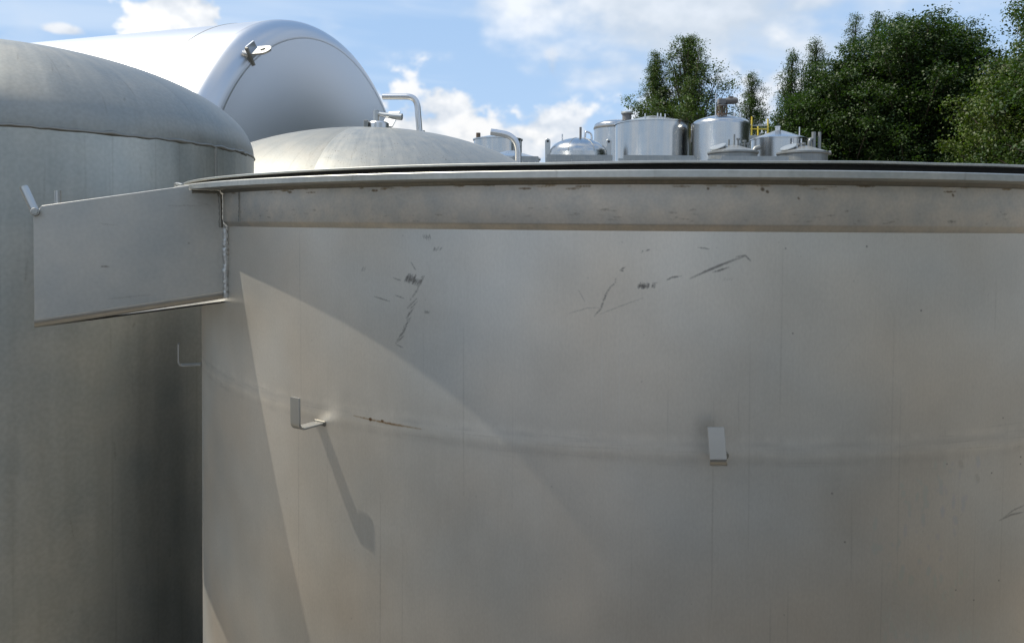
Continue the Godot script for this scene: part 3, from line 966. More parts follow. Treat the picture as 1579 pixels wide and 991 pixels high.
# ------------------------------------------------------------------ tanks behind
func left_tank() -> void:
	var r := 1.2
	var hs := EYE + 0.352
	var t := thing("domed_tank", "dull grey vertical tank with rounded top behind the chute", "tank", Vector3(-2.57, 0, -3.72))
	var mb := MB.new()
	mb.lathe([Vector2(r, 0.0), Vector2(r, hs)], 160, 0, TAU, Rect2(0, 0, 4, 0.5))
	part("shell", mb, M.dull, t)
	mb = MB.new()
	mb.lathe(ellipse_head(r, hs, 0.50, 26), 160, 0, TAU, Rect2(0, 0, 4, 0.5))
	part("dome", mb, M.dull_dome, t)
	# the girth weld: lumpy, standing proud in places
	rng.seed = 401
	var path := []
	var rad := []
	for i in 241:
		var b := rad_basis(360.0 * i / 240.0)
		path.append(b.z * (r - 0.002) + Vector3(0, hs + rng.randf_range(-0.003, 0.003), 0))
		rad.append(rng.randf_range(0.006, 0.009) + (0.005 if rng.randf() < 0.06 else 0.0))
	mb = MB.new()
	mb.tube(path, rad, 8, false)
	part("weld_bead", mb, M.weld, t)
	mb = MB.new()
	path = []
	rad = []
	for i in 12:
		path.append(rad_basis(78.4).z * (r - 0.001) + Vector3(0, hs - 0.004 - i * 0.04, 0))
		rad.append(rng.randf_range(0.0075, 0.0095))
	mb.tube(path, rad, 6)
	part("weld_bead", mb, M.weld, t)
	# lifting eye on the crown
	mb = MB.new()
	var e := PackedVector2Array()
	for i in 13:
		var g := PI * i / 12.0
		e.append(Vector2(cos(g) * 0.05, 0.05 + sin(g) * 0.05))
	e.append(Vector2(-0.05, -0.05))
	e.append(Vector2(0.05, -0.05))
	mb.prism(e, Vector3(-0.06, hs + 0.49, 0.05), Vector3(0.8, 0, -0.6), Vector3.UP, Vector3(0.6, 0, 0.8), 0.016, 0.001)
	part("lifting_eye", mb, M.weld, t)

func dome_tank() -> void:
	var r := 1.7
	var t := thing("dished_tank", "tank with wide stained dished top and two bent vent pipes", "tank", Vector3(-1.23, 0, -6.55))
	var mb := MB.new()
	mb.lathe([Vector2(r, 0.0), Vector2(r, EYE - 0.01)], 160, 0, TAU, Rect2(0, 0, 5, 0.5))
	part("shell", mb, M.dull, t)
	# the head is welded from two sheets: a bright one and a weathered one
	mb = MB.new()
	mb.lathe(ellipse_head(r, EYE - 0.01, 0.83, 28), 64, deg_to_rad(-150.0), deg_to_rad(-4.5), Rect2(0, 0, 2, 0.6))
	part("dome_sheet", mb, M.dome_clean, t, "brighter smooth sheet of the dished top")
	mb = MB.new()
	mb.lathe(ellipse_head(r, EYE - 0.01, 0.83, 28), 100, deg_to_rad(-4.5), deg_to_rad(210.0), Rect2(0, 0, 4, 0.9))
	part("dome_sheet", mb, M.dirty, t, "weathered speckled sheet of the dished top")
	var top := func(x: float, z: float) -> Vector3:
		return Vector3(x, EYE - 0.01 + 0.83 * sqrt(maxf(0.0, 1.0 - (x * x + z * z) / (r * r))), z)
	# manway clamp and its handle
	var p: Vector3 = top.call(0.12, 0.42)
	var fit := Node3D.new()
	fit.name = "inlet_fitting"
	t.add_child(fit)
	mb = MB.new()
	mb.lathe([Vector2(0.088, -0.04), Vector2(0.088, 0.028), Vector2(0.078, 0.04), Vector2(0.0005, 0.042)], 24, 0, TAU, Rect2(0, 0, 1, 1), false, null, p)
	part("collar", mb, M.pipe, fit)
	mb = MB.new()
	mb.box(p + Vector3(-0.09, 0.012, 0.03), Vector3(0.018, 0.034, 0.05), Basis.IDENTITY, 0.004)
	part("clamp_lug", mb, M.white_metal, fit)
	mb = MB.new()
	mb.tube([p + Vector3(-0.02, 0.03, 0), p + Vector3(-0.02, 0.13, 0), p + Vector3(-0.02, 0.14, 0)], [0.026, 0.026, 0.015], 14)
	part("stem", mb, M.bar, fit)
	mb = MB.new()
	mb.tube([p + Vector3(-0.02, 0.115, 0), p + Vector3(0.03, 0.10, 0.01), p + Vector3(0.13, 0.085, 0.03), p + Vector3(0.20, 0.078, 0.04)], [0.016, 0.02, 0.026, 0.028], 12)
	part("handle", mb, M.bar, fit)
	mb = MB.new()
	mb.box(p + Vector3(0.08, 0.08, -0.12), Vector3(0.055, 0.10, 0.006), Basis.from_euler(Vector3(-0.75, -0.35, 0)), 0.002)
	part("tag_plate", mb, M.white, fit)
	# bent vent pipes
	p = top.call(0.43, 0.15)
	mb = MB.new()
	mb.tube(bend([p + Vector3(0, -0.06, 0), p + Vector3(-0.03, 0.30, 0), p + Vector3(-0.33, 0.305, -0.04)], 0.09), [0.026], 14)
	mb.lathe([Vector2(0.042, -0.03), Vector2(0.042, 0.008), Vector2(0.027, 0.012)], 16, 0, TAU, Rect2(0, 0, 1, 1), false, null, p)
	part("vent_pipe", mb, M.pipe, t)
	p = top.call(1.28, -0.2)
	mb = MB.new()
	mb.tube(bend([p + Vector3(0, -0.06, 0), p + Vector3(0, 0.27, 0), p + Vector3(-0.25, 0.31, -0.02)], 0.15, 9), [0.03], 14, false)
	part("vent_pipe", mb, M.pipe, t)

func horizontal_tank() -> void:
	var c := Vector3(-2.687, EYE + 0.084, -9.81)
	var r := 2.5
	var al := deg_to_rad(-71.8)
	var ax := Vector3(sin(al), 0, -cos(al))
	var u := Vector3(cos(al), 0, sin(al))
	var t := thing("horizontal_tank", "huge bright stainless tank lying on its side with lifting eye on the end", "tank", Vector3(c.x, 0, c.z))
	var o := Vector3(0, c.y, 0)
	# the lathe's own axis y is laid along the tank, pointing out of the near end
	var b := Basis(u, -ax, Vector3.UP)
	if b.determinant() < 0:
		b = Basis(-u, -ax, Vector3.UP)
	var mb := MB.new()
	mb.lathe([Vector2(r, -11.0), Vector2(r, -0.62)], 160, 0, TAU, Rect2(0, 0, 6, 0.4), false, null, o, b)
	part("shell", mb, M.big, t)
	mb = MB.new()
	mb.lathe([Vector2(r + 0.004, -0.62), Vector2(r + 0.004, -0.02)], 160, 0, TAU, Rect2(0, 0, 6, 0.4), false, null, o, b)
	part("end_course", mb, M.big, t)
	# rim weld
	mb = MB.new()
	mb.lathe([Vector2(r + 0.003, -0.63), Vector2(r + 0.008, -0.62), Vector2(r + 0.003, -0.61)], 160, 0, TAU, Rect2(0, 0, 6, 0.4), false, null, o, b)
	part("weld_bead", mb, M.weld, t)
	# shallow dished end: tight knuckle, then a flat crown
	var prof := []
	for i in 10:
		var g := deg_to_rad(82.0) * i / 9.0
		prof.append(Vector2(r + 0.003 - 0.27 + 0.27 * cos(g), -0.02 + 0.27 * sin(g)))
	var last: Vector2 = prof[-1]
	for i in range(1, 15):
		var f := i / 14.0
		prof.append(Vector2(maxf(last.x * (1.0 - f), 0.0005), last.y + 0.30 * (1.0 - pow(1.0 - f, 2.0))))
	mb = MB.new()
	mb.lathe(prof, 160, 0, TAU, Rect2(0, 0, 6, 0.4), false, null, o, b)
	part("end_cap", mb, M.big, t)
	mb = MB.new()
	mb.lathe([Vector2(last.x + 0.02, last.y - 0.002), Vector2(last.x, last.y + 0.004), Vector2(last.x - 0.02, last.y + 0.0035)], 160, 0, TAU, Rect2(0, 0, 6, 0.4), false, null, o, b)
	part("weld_bead", mb, M.big, t)
	# lifting eye: pad, gusset and horizontal eye plate
	var lug := Node3D.new()
	lug.name = "lifting_lug"
	t.add_child(lug)
	var out := -ax
	var base := o - u * 1.52 + Vector3(0, 1.77, 0) + out * 0.235
	var diag := (u * 0.60 - Vector3.UP * 0.80).normalized()
	var other := (u * 0.80 + Vector3.UP * 0.60).normalized()
	mb = MB.new()
	mb.box(base + other * 0.07, Vector3(0.11, 0.085, 0.012), Basis(diag, other, diag.cross(other)), 0.003)
	part("pad_plate", mb, M.big, lug)
	mb = MB.new()
	mb.box(base - other * 0.03 + out * 0.02, Vector3(0.105, 0.012, 0.02), Basis(diag, other, diag.cross(other)), 0.003)
	part("stop_bar", mb, M.weld, lug)
	mb = MB.new()
	var eye := PackedVector2Array([Vector2(-0.085, 0.0), Vector2(-0.085, 0.15)])
	for i in 13:
		var g := PI - PI * i / 12.0
		eye.append(Vector2(cos(g) * 0.085, 0.17 + sin(g) * 0.085))
	eye.append(Vector2(0.085, 0.0))
	# ring of the eye is built round its hole
	var hole := Vector2(0.0, 0.155)
	var eo := base + other * 0.04 + Vector3(0, 0.02, 0)
	var upn := (Vector3.UP * 0.72 - u * 0.62).normalized()
	var ev := out
	var eu := ev.cross(upn).normalized()
	var n := eye.size()
	for i in n:
		var p := eye[i]
		var q := eye[(i + 1) % n]
		var hp := hole + (p - hole).normalized() * 0.036
		var hq := hole + (q - hole).normalized() * 0.036
		for s in [0.0, 1.0]:
			var k: Vector3 = eo + upn * 0.024 * s
			mb.flat_quad(k + eu * p.x + ev * p.y, k + eu * q.x + ev * q.y, k + eu * hq.x + ev * hq.y, k + eu * hp.x + ev * hp.y, upn * (1.0 if s > 0.5 else -1.0))
		var e1 := (q - p).normalized()
		var nn := (eu * -e1.y + ev * e1.x).normalized()
		mb.flat_quad(eo + eu * p.x + ev * p.y, eo + eu * q.x + ev * q.y, eo + eu * q.x + ev * q.y + upn * 0.024, eo + eu * p.x + ev * p.y + upn * 0.024, nn)
		var hn := (hole - (hp + hq) * 0.5).normalized()
		mb.flat_quad(eo + eu * hp.x + ev * hp.y, eo + eu * hq.x + ev * hq.y, eo + eu * hq.x + ev * hq.y + upn * 0.024, eo + eu * hp.x + ev * hp.y + upn * 0.024, eu * hn.x + ev * hn.y)
	part("eye_plate", mb, M.bar, lug)
	# saddles
	for f in [-2.2, -8.6]:
		mb = MB.new()
		mb.box(o - ax * f + Vector3(0, -2.3 - 0.19, 0), Vector3(1.6, 0.19, 0.18), Basis(u, Vector3.UP, ax), 0.01)
		part("saddle", mb, M.galv, t)

# ------------------------------------------------------------------ unseen tanks added to shade the ground and be mirrored in the shells
func added_tanks() -> void:
	for q in [[-4.1, 0.2, 1.0, 5.2, "added unseen slim plain tank beside the lane, next to the dull domed one"], [3.0, 3.7, 1.5, 5.4, "added unseen tall plain tank across the lane, facing the scratched side"], [5.8, 1.6, 1.4, 5.0, "added unseen plain tank at the open end of the lane"]]:
		var t := thing("added_tank", q[4], "tank", Vector3(q[0], 0, q[1]), 0.0, "added unseen tanks")
		var mb := MB.new()
		mb.lathe([Vector2(q[2], 0.0), Vector2(q[2], q[3])], 64, 0, TAU, Rect2(0, 0, 4, 0.5))
		part("shell", mb, M.dull, t)
		mb = MB.new()
		mb.lathe(ellipse_head(q[2], q[3], 0.45, 12), 64, 0, TAU, Rect2(0, 0, 4, 0.5))
		part("dome", mb, M.dull, t)

func added_platform() -> void:
	# unseen dark staging, added so its reflection darkens the lower shell
	var t := thing("added_platform", "added unseen dark staging of planks in front of the big open tank", "platform", Vector3(0.3, 0, 0.62))
	var top := 1.5
	for i in 8:
		var mb := MB.new()
		mb.box(Vector3(0, top - 0.02, -0.93 + i * 0.265), Vector3(2.6, 0.02, 0.128), Basis.IDENTITY, 0.004)
		part("plank", mb, M.plank, t)
	for sx in [-2.4, 0.0, 2.4]:
		var mb := MB.new()
		mb.box(Vector3(sx, top - 0.09, 0), Vector3(0.05, 0.05, 1.0), Basis.IDENTITY, 0.004)
		part("beam", mb, M.plank, t)
		for sz in [-0.9, 0.9]:
			mb = MB.new()
			mb.box(Vector3(sx, (top - 0.14) / 2, sz), Vector3(0.045, (top - 0.14) / 2, 0.045), Basis.IDENTITY, 0.004)
			part("leg", mb, M.plank, t)

# ------------------------------------------------------------------ the far row
func far_tank(called: String, label: String, x: float, z: float, r: float, eave: float, mat: Material, roof: String, rise: float) -> Node3D:
	var t := thing(called, label, "tank", Vector3(x, 0, z) * Vector3(FAR_K, 1, FAR_K))
	r *= FAR_K
	var h := EYE + eave * FAR_K
	rise *= FAR_K
	var mb := MB.new()
	mb.lathe([Vector2(r, 0.0), Vector2(r, h)], 72, 0, TAU, Rect2(0, 0, 4, 0.4))
	part("shell", mb, mat, t)
	mb = MB.new()
	if roof == "cone":
		mb.lathe([Vector2(r + 0.03, h - 0.03), Vector2(r + 0.03, h + 0.01), Vector2(0.1, h + rise), Vector2(0.001, h + rise)], 72, 0, TAU, Rect2(0, 0, 4, 0.4))
	elif roof == "dish":
		mb.lathe(ellipse_head(r, h, rise, 16), 72, 0, TAU, Rect2(0, 0, 4, 0.4))
	else:
		var prof := []
		var k := rise * 0.55
		for i in 7:
			var g := PI / 2 * i / 6.0 * 0.8
			prof.append(Vector2(r - k + k * cos(g), h + k * sin(g)))
		var last: Vector2 = prof[-1]
		for i in range(1, 9):
			var f := i / 8.0
			prof.append(Vector2(maxf(last.x * (1.0 - f), 0.0005), last.y + (h + rise - last.y) * (1.0 - pow(1.0 - f, 2.0))))
		mb.lathe(prof, 72, 0, TAU, Rect2(0, 0, 4, 0.4))
	part("roof", mb, mat, t)
	return t

func stub(t: Node3D, called: String, x: float, z: float, y0: float, y1: float, r: float, mat: Material, cap := 0.0) -> MeshInstance3D:
	var mb := MB.new()
	mb.tube([Vector3(x, y0, z), Vector3(x, y1, z)], [r], 12)
	if cap > 0.0:
		mb.tube([Vector3(x, y1 - 0.03, z), Vector3(x, y1 + 0.01, z)], [cap], 14)
	return part(called, mb, mat, t)

func far_row() -> void:
	var k := FAR_K
	# a: banded tank behind the bent pipe
	var t := far_tank("cylindrical_tank", "distant shiny tank with dark banded wall behind the lone bent pipe", -0.30, -15.0, 0.487, 1.70, M.polished, "cone", 0.10)
	var h := EYE + 1.70 * k
	stub(t, "vent", -0.05, 0.1, h + 0.1, h + 0.32, 0.03, M.pipe)
	stub(t, "vent", 0.12, 0.1, h + 0.1, h + 0.26, 0.03, M.pipe)
	stub(t, "vent", -0.62, 0.35, h - 0.02, h + 0.17, 0.07, M.rusty)
	# a2: low pale cone-topped tank in front of it
	t = far_tank("cylindrical_tank", "low pale tank with shallow cone roof beside the stained dished tank", -0.03, -11.3, 0.44, 0.99, M.satin, "cone", 0.12)
	# b: polished pressure vessel with dished head and lugs
	t = far_tank("pressure_vessel", "bright vessel with bulging dished head and two lifting lugs", 1.06, -12.0, 0.462, 1.15, M.satin, "dish", 0.245)
	h = EYE + 1.15 * k
	var r := 0.462 * k
	var mb := MB.new()
	mb.lathe([Vector2(r + 0.02, h - 0.14), Vector2(r + 0.02, h - 0.02), Vector2(r, h - 0.015)], 72, 0, TAU, Rect2(0, 0, 3, 1))
	part("flange_ring", mb, M.satin, t)
	for s in [-1.0, 1.0]:
		mb = MB.new()
		var out := PackedVector2Array()
		for i in 11:
			var g := PI * i / 10.0
			out.append(Vector2(cos(g) * 0.07, 0.30 + sin(g) * 0.07))
		out.append(Vector2(-0.06, -0.3))
		out.append(Vector2(0.06, -0.3))
		mb.prism(out, Vector3(s * (r + 0.05), h, 0.0), Vector3(1, 0, 0), Vector3.UP, Vector3(0, 0, 1), 0.04, 0.003)
		var lug := part("lifting_lug", mb, M.bar, t)
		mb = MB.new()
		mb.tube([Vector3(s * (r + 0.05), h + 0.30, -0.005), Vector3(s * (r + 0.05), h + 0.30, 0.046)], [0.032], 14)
		part("dark_eye_plug", mb, M.dark, lug)  # solid dark plug gives the eye the shade of a hole
	stub(t, "stud", 0.05, 0.1, h + 0.38, h + 0.66, 0.03, M.motor)
	stub(t, "stud", -0.42, 0.1, h + 0.2, h + 0.48, 0.018, M.pipe)
	mb = MB.new()
	mb.tube(bend([Vector3(0.16, h + 0.35, 0.1), Vector3(0.18, h + 0.56, 0.1), Vector3(0.33, h + 0.50, 0.1), Vector3(0.34, h + 0.3, 0.1)], 0.06), [0.025], 10)
	part("pipe_bend", mb, M.pipe, t)
	# the head is welded from gores
	for a in [-24.0, 28.0, 82.0]:
		var path := []
		for i in 14:
			var g := PI / 2 * i / 14.0
			var bz := rad_basis(a)
			path.append(bz.z * (r * cos(g)) + Vector3(0, h + 0.245 * k * sin(g), 0))
		mb = MB.new()
		mb.tube(path, [0.007], 6)
		part("weld_bead", mb, M.weld, t)
	# c: tall sunlit tank with manhole
	t = far_tank("cylindrical_tank", "tall pale tank with manhole neck, half hidden by a striped shiny tank", 2.43, -17.4, 0.52, 2.29, M.satin, "torus", 0.16)
	h = EYE + 2.29 * k
	mb = MB.new()
	mb.lathe([Vector2(0.52 * k + 0.012, h - 0.10), Vector2(0.52 * k + 0.02, h - 0.06), Vector2(0.52 * k + 0.012, h - 0.02)], 72)
	part("weld_bead", mb, M.weld, t)
	var neck := stub(t, "manhole_neck", 0.36, 0.2, h + 0.12, h + 0.46, 0.17, M.motor, 0.2)
	mb = MB.new()
	mb.lathe([Vector2(0.21, h + 0.46), Vector2(0.22, h + 0.48), Vector2(0.21, h + 0.53), Vector2(0.001, h + 0.56)], 24, 0, TAU, Rect2(0, 0, 1, 1), false, null, Vector3(0.36, 0, 0.2))
	part("manhole_lid", mb, M.edge, neck)
	# d: striped polished tank
	t = far_tank("cylindrical_tank", "wide polished tank with striped reflections and flat domed roof", 2.836, -15.0, 0.757, 2.03, M.polished, "cone", 0.17)
	h = EYE + 2.03 * k
	for x in [-0.3, 0.1, 0.2, 0.34]:
		stub(t, "vent", x, 0.25, h + 0.1, h + 0.34 - absf(x) * 0.1, 0.025, M.pipe)
	stub(t, "sample_valve", 0.757 * k * 0.98, 0.3, h - 0.6, h - 0.02, 0.03, M.pipe)
	# e: tank with agitator
	t = far_tank("cylindrical_tank", "satin tank with rounded shoulder and stirrer motor on top", 3.985, -14.2, 0.536, 1.90, M.satin, "torus", 0.20)
	h = EYE + 1.90 * k + 0.20 * k
	var mot := Node3D.new()
	mot.name = "stirrer_motor"
	t.add_child(mot)
	mb = MB.new()
	mb.tube([Vector3(0, h - 0.1, 0.1), Vector3(0, h + 0.05, 0.1)], [0.15], 14)
	for sx in [-0.11, 0.11]:
		for sz in [-0.01, 0.21]:
			mb.tube([Vector3(sx, h, sz), Vector3(sx, h + 0.28, sz)], [0.022], 8)
	mb.tube([Vector3(0, h, 0.1), Vector3(0, h + 0.3, 0.1)], [0.04], 10)
	part("bearing_stand", mb, M.rusty, mot)
	mb = MB.new()
	mb.tube([Vector3(0, h + 0.27, 0.1), Vector3(0, h + 0.30, 0.1), Vector3(0, h + 0.31, 0.1), Vector3(0, h + 0.46, 0.1)], [0.15, 0.15, 0.10, 0.10], 14)
	mb.box(Vector3(-0.02, h + 0.41, 0.1), Vector3(0.11, 0.08, 0.1), Basis.IDENTITY, 0.01)
	part("gearbox", mb, M.motor, mot)
	mb = MB.new()
	mb.tube([Vector3(0.06, h + 0.42, 0.1), Vector3(0.10, h + 0.42, 0.1), Vector3(0.44, h + 0.44, 0.1), Vector3(0.47, h + 0.44, 0.1)], [0.07, 0.092, 0.092, 0.07], 14)
	for i in 8:
		mb.tube([Vector3(0.12 + i * 0.04, h + 0.421 + i * 0.0025, 0.1), Vector3(0.132 + i * 0.04, h + 0.421 + i * 0.0025, 0.1)], [0.108], 14)
	mb.box(Vector3(0.26, h + 0.54, 0.1), Vector3(0.07, 0.03, 0.06), Basis.IDENTITY, 0.008)
	part("motor_body", mb, M.motor, mot)
	stub(t, "dip_pipe", -0.25, 0.3, h - 0.3, h + 0.62, 0.018, M.pipe)
	for x in [0.32, 0.5]:
		stub(t, "vent", x, 0.3, h - 0.25, h + 0.04, 0.04, M.pipe)
	# f: cone-roofed tank
	t = far_tank("cylindrical_tank", "grey tank with cone roof and small neck in front of yellow railing", 5.56, -15.5, 0.555, 1.80, M.satin, "cone", 0.19)
	h = EYE + 1.80 * k
	stub(t, "roof_neck", -0.02, 0.0, h + 0.2, h + 0.43, 0.09, M.pipe, 0.11)
	stub(t, "vent", 0.62, 0.2, h + 0.0, h + 0.4, 0.022, M.pipe)
	for x in [0.12, 0.44]:
		stub(t, "down_pipe", x, sqrt(pow(0.555 * k, 2) - x * x) + 0.05, h - 1.4, h - 0.06, 0.035, M.pipe)
	mb = MB.new()
	mb.tube([Vector3(0.555 * k - 0.05, h - 0.05, 0.25), Vector3(0.555 * k + 0.08, h + 0.0, 0.27)], [0.045], 10)
	part("side_nozzle", mb, M.white_metal, t)
	# g, h: small white-topped mixing vessels
	for which in 2:
		var x: float = [3.27, 4.305][which]
		t = far_tank("mixing_vessel", ["small pale vessel with clustered stubs on its cone lid, next to the stirrer tank", "small pale vessel with three upright pipes on its lid, next to dark trees"][which], x, -11.0, 0.35, 1.08, M.white_metal, "cone", 0.11)
		h = EYE + 1.08 * k
		mb = MB.new()
		mb.lathe([Vector2(0.35 * k + 0.012, h - 0.05), Vector2(0.35 * k + 0.03, h - 0.03), Vector2(0.35 * k + 0.03, h), Vector2(0.35 * k, h + 0.01)], 60)
		part("rim_ring", mb, M.white_metal, t)
		var bt := Basis.from_euler(Vector3(0.0, 0.5, 0.45))
		mb = MB.new()
		mb.lathe([Vector2(0.19, -0.012), Vector2(0.20, 0.0), Vector2(0.19, 0.018), Vector2(0.001, 0.025)], 24, 0, TAU, Rect2(0, 0, 1, 1), false, null, Vector3(-0.38, h + 0.12, 0.12), bt)
		mb.tube([Vector3(-0.22, h + 0.02, 0.12), Vector3(-0.22, h + 0.2, 0.12)], [0.025], 8)
		part("hatch", mb, M.edge, t, "hatch cover standing ajar")
		if which == 0:
			for q in [[-0.12, 0.30], [0.0, 0.42], [0.10, 0.32], [0.26, 0.28], [0.34, 0.22], [0.18, 0.2]]:
				stub(t, "stub_nozzle", q[0], 0.1 - absf(q[0]) * 0.2, h + 0.02, h + q[1], 0.022, M.white_metal, 0.045 if q[0] > 0.05 else 0.0)
			mb = MB.new()
			mb.tube([Vector3(0.44, h + 0.0, 0.1), Vector3(0.50, h + 0.09, 0.12), Vector3(0.60, h + 0.12, 0.12)], [0.05, 0.06, 0.06], 12)
			part("side_nozzle", mb, M.white_metal, t)
		else:
			for q in [[0.26, 0.5], [0.40, 0.5]]:
				stub(t, "upright_pipe", q[0], 0.0, h + 0.0, h + q[1], 0.05 if q[0] < 0.3 else 0.036, M.white_metal)
			mb = MB.new()
			mb.tube(bend([Vector3(0.13, h, 0.05), Vector3(0.14, h + 0.32, 0.05), Vector3(0.26, h + 0.34, 0.0)], 0.08), [0.04], 12)
			part("upright_pipe", mb, M.white_metal, t)
			for q in [[-0.03, 0.22], [-0.14, 0.2]]:
				stub(t, "stub_nozzle", q[0], 0.15, h + 0.02, h + q[1], 0.025, M.white_metal, 0.05)
			mb = MB.new()
			mb.tube([Vector3(0.5, h - 0.02, 0.1), Vector3(0.62, h + 0.0, 0.12)], [0.05], 12)
			part("side_nozzle", mb, M.white_metal, t)

func platforms() -> void:
	# galvanised walkways in front of the far row; the kick plates show over the lid
	for p in [[0.0, 0.56, 0, "short end walkway of galvanised steel below the low cone-roofed tank"], [0.745, 2.16, 1, "galvanised walkway with bolted kick plate in front of the dish-headed vessel"], [2.40, 3.91, 2, "galvanised walkway with slanted kick plate in front of the striped tank"], [4.42, 5.97, 3, "galvanised walkway in front of the two small pale vessels"]]:
		var x0: float = p[0]
		var x1: float = p[1]
		var t := thing("steel_walkway", p[3], "walkway", Vector3((x0 + x1) / 2, 0, -16.4), 0.0, "galvanised walkways before the far tanks")
		var hw := (x1 - x0) / 2
		var top := EYE + (1.50 if p[2] > 0 else 1.46)
		var mb := MB.new()
		mb.box(Vector3(0, top - 0.15, 0), Vector3(hw - 0.02, 0.02, 0.38), Basis.IDENTITY, 0.003)
		part("deck", mb, M.galv, t)
		mb = MB.new()
		var cut := 0.10 if p[2] >= 2 else 0.0
		var poly := PackedVector2Array([Vector2(-hw, -0.2), Vector2(hw + (cut if p[2] == 2 else 0.0), -0.2), Vector2(hw, 0.0), Vector2(-hw + (cut if p[2] == 3 else 0.0), 0.0)])
		mb.prism(poly, Vector3(0, top, 0.40), Vector3.RIGHT, Vector3.UP, Vector3(0, 0, 1), 0.006)
		var kp := part("kick_plate", mb, M.galv, t)
		mb = MB.new()
		mb.prism(PackedVector2Array([Vector2(-hw, -0.2), Vector2(hw, -0.2), Vector2(hw, 0.0), Vector2(-hw, 0.0)]), Vector3(0, top, -0.406), Vector3.RIGHT, Vector3.UP, Vector3(0, 0, 1), 0.006)
		part("kick_plate", mb, M.galv, t)
		for i in 4:
			mb = MB.new()
			var bx := -hw + hw * 2.0 * (i + 0.5) / 4.0
			mb.tube([Vector3(bx, top - 0.12, 0.404), Vector3(bx, top - 0.12, 0.418)], [0.016], 6)
			part("bolt", mb, M.bar, kp)
		for sx in [-1.0, 1.0]:
			for sz in [-1.0, 1.0]:
				mb = MB.new()
				mb.box(Vector3(sx * (hw - 0.06), (top - 0.17) / 2, sz * 0.33), Vector3(0.035, (top - 0.17) / 2, 0.035), Basis.IDENTITY, 0.003)
				part("leg", mb, M.galv, t)

func railing() -> void:
	var z := -26.6
	var t := thing("railed_stage", "yellow pipe railing on a stage behind the cone-roofed tank", "railing", Vector3(8.85, 0, z))
	var y := EYE + (347.0 - 209.0) / 1140.0 * 26.6
	var mb := MB.new()
	mb.box(Vector3(0, y - 0.05, -0.5), Vector3(0.7, 0.05, 0.6), Basis.IDENTITY, 0.004)
	part("deck", mb, M.galv, t)
	for p in [[-0.62, 0.0, 0.42], [-0.28, 0.0, 0.68], [0.30, 0.0, 0.60], [0.26, -0.95, 0.5]]:
		mb = MB.new()
		mb.box(Vector3(p[0], y + p[2] / 2, p[1]), Vector3(0.022, p[2] / 2, 0.022), Basis.IDENTITY, 0.004)
		part("post", mb, M.yellow, t)
	for q in [[0.38, -0.62, -0.28], [0.24, -0.62, 0.3], [0.36, -0.28, 0.3]]:
		mb = MB.new()
		mb.tube([Vector3(q[1], y + q[0], 0.0), Vector3(q[2], y + q[0], 0.0)], [0.02], 8)
		part("rail", mb, M.yellow if q[0] < 0.37 and q[1] < -0.5 else M.galv, t)
	for sx in [-0.6, 0.6]:
		for sz in [0.02, -1.0]:
			mb = MB.new()
			mb.box(Vector3(sx, (y - 0.1) / 2, sz), Vector3(0.05, (y - 0.1) / 2, 0.05), Basis.IDENTITY, 0.004)
			part("leg", mb, M.galv, t)

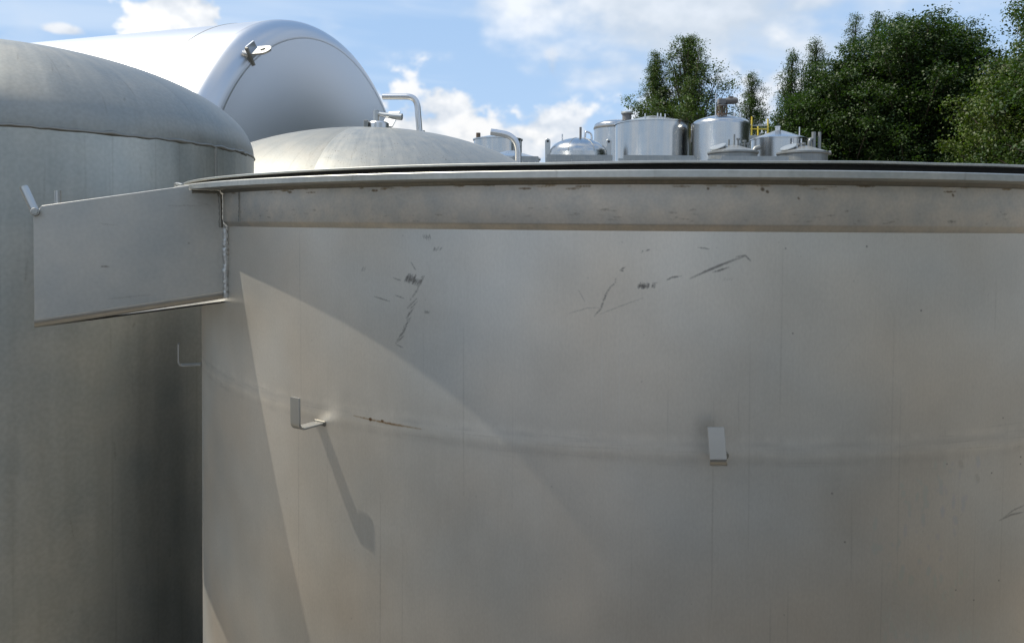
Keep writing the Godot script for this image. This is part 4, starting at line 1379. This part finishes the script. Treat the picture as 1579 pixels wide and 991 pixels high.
func trees() -> void:
	rng.seed = 900
	make_twigs("poplar", 0.135, 30, 0.44, 0.6, Vector3(0.080, 0.120, 0.045))
	make_twigs("grey_poplar", 0.135, 30, 0.46, 0.6, Vector3(0.070, 0.108, 0.050))
	make_twigs("maple", 0.155, 38, 0.52, 0.5, Vector3(0.046, 0.080, 0.024))
	make_twigs("lime", 0.15, 36, 0.52, 0.5, Vector3(0.085, 0.125, 0.033))
	var pop := {"form": "spire", "branches": 180, "low": 0.12, "rise": 0.8, "dens": 3.0, "spread": 0.45, "leaf": "poplar", "short": 0.45}
	var pop2 := {"form": "spire", "branches": 130, "low": 0.1, "rise": 0.75, "dens": 3.2, "spread": 0.5, "leaf": "grey_poplar", "short": 0.45}
	var map := {"form": "round", "branches": 250, "low": 0.06, "rise": 0.35, "dens": 3.0, "spread": 0.6, "leaf": "maple", "short": 0.5}
	var lime := {"form": "round", "branches": 200, "low": 0.04, "rise": 0.45, "dens": 3.2, "spread": 0.6, "leaf": "lime", "short": 0.5}
	var bulk := {"form": "round", "branches": 130, "low": 0.05, "rise": 0.4, "dens": 2.2, "spread": 0.9, "leaf": "maple", "short": 0.5}
	var at := func(px: float, z: float) -> Vector3: return Vector3((px - 790.0) / 1140.0 * z, 0, -z)
	var tall := func(y: float, z: float) -> float: return EYE + (347.0 - y) / 1140.0 * z
	var far := "trees at the edge of the yard"
	tree("poplar_tree", "slim shorter poplar of the pair behind the far tanks", at.call(1012, 56), tall.call(86, 56), 3.3, pop, 1, far)
	tree("poplar_tree", "taller poplar of the pair behind the far tanks", at.call(1056, 55), tall.call(64, 55), 4.9, pop, 2, far)
	tree("poplar_tree", "small lone poplar standing behind the stirrer motor", at.call(1156, 60), tall.call(116, 60), 3.2, pop2, 3, far)
	tree("poplar_tree", "outermost feathery poplar of the tall clump, beside its gap to the sky", at.call(1212, 54), tall.call(80, 54), 3.0, pop2, 4, far)
	tree("poplar_tree", "feathery poplar of the tall clump with a narrow pointed top", at.call(1250, 55), tall.call(68, 55), 3.4, pop2, 5, far)
	tree("poplar_tree", "feathery poplar rising behind the shoulder of the dark broad tree", at.call(1300, 56), tall.call(33, 56), 3.8, pop2, 6, far)
	tree("poplar_tree", "feathery poplar with a twin tip rising behind the dark broad tree", at.call(1345, 56), tall.call(28, 56), 3.8, pop2, 7, far)
	tree("poplar_tree", "feathery poplar mostly hidden behind the dark broad tree", at.call(1385, 57), tall.call(26, 57), 3.8, pop2, 8, far)
	tree("broadleaf_tree", "large dark green broad tree, the densest of the clump", at.call(1400, 46), tall.call(31, 46), 4.3, map, 9, far)
	tree("broadleaf_tree", "dark green broad tree joined to the densest one, rounder and lower", at.call(1458, 47), tall.call(40, 47), 3.2, map, 10, far)
	tree("broadleaf_tree", "dark bushy tree in front of the feathery poplars", at.call(1300, 47), tall.call(95, 47), 3.4, map, 11, far)
	tree("broadleaf_tree", "low dark bushy tree beside the small pale vessels", at.call(1232, 48), tall.call(150, 48), 2.3, map, 12, far)
	tree("broadleaf_tree", "lighter yellow-green bushy tree at the clump's sunny side", at.call(1578, 38), tall.call(95, 38), 3.1, lime, 13, far)
	tree("broadleaf_tree", "tall yellow-green tree reaching above every other tree", at.call(1650, 42), tall.call(-60, 42), 3.9, lime, 14, far)
	# the belt goes on beyond the view; the near tanks mirror it
	for i in 9:
		var a := deg_to_rad(39.5 + i * 4.2)
		var z := 40.0 * cos(a) + 3.0 * (i % 2)
		tree("belt_tree", "dark broad tree of the belt beyond the yellow-green trees", Vector3(z * tan(a), 0, -z), 17.5 + 1.8 * (i * 7 % 3), 4.2, bulk, 60 + i, "trees of the belt beyond the yellow-green ones")

func _ready() -> void:
	# camera
	var cam := Camera3D.new()
	cam.name = "camera"
	add_child(cam)
	cam.position = Vector3(0, EYE, 0)
	cam.rotation_degrees = Vector3(-1.5, 0, 0.4)
	var near := 0.05
	cam.set_frustum(near * 991.0 / 1140.0, Vector2(0, -near * 120.65 / 1140.0), near, 600.0)
	cam.current = true
	# sky, sun, exposure
	var we := WorldEnvironment.new()
	we.name = "environment"
	var env := Environment.new()
	env.background_mode = Environment.BG_SKY
	env.sky = make_sky()
	env.tonemap_mode = Environment.TONE_MAPPER_LINEAR
	env.tonemap_exposure = 1.23
	env.sdfgi_enabled = true
	env.ssao_enabled = true
	env.ssil_enabled = true
	we.environment = env
	add_child(we)
	var sun := DirectionalLight3D.new()
	sun.name = "sun"
	sun.light_energy = 1.4
	sun.light_color = Color(1.0, 0.965, 0.90)
	sun.light_angular_distance = 0.5
	sun.shadow_enabled = true
	add_child(sun)
	var el := deg_to_rad(57.8)
	var az := deg_to_rad(-82.5)
	var to_sun := Vector3(sin(az) * cos(el), sin(el), -cos(az) * cos(el))
	sun.look_at_from_position(to_sun * 50.0, Vector3.ZERO, Vector3.UP)
	print("sky ", Time.get_ticks_msec())
	make_materials()
	print("materials ", Time.get_ticks_msec())
	# the yard
	var g := MeshInstance3D.new()
	g.name = "ground"
	var gm := PlaneMesh.new()
	gm.size = Vector2(900, 900)
	gm.material = M.ground
	g.mesh = gm
	g.set_meta("kind", "structure")
	add_child(g)
	front_tank()
	left_tank()
	dome_tank()
	horizontal_tank()
	added_tanks()
	added_platform()
	far_row()
	platforms()
	railing()
	print("tanks ", Time.get_ticks_msec())
	trees()
	print("trees ", Time.get_ticks_msec())
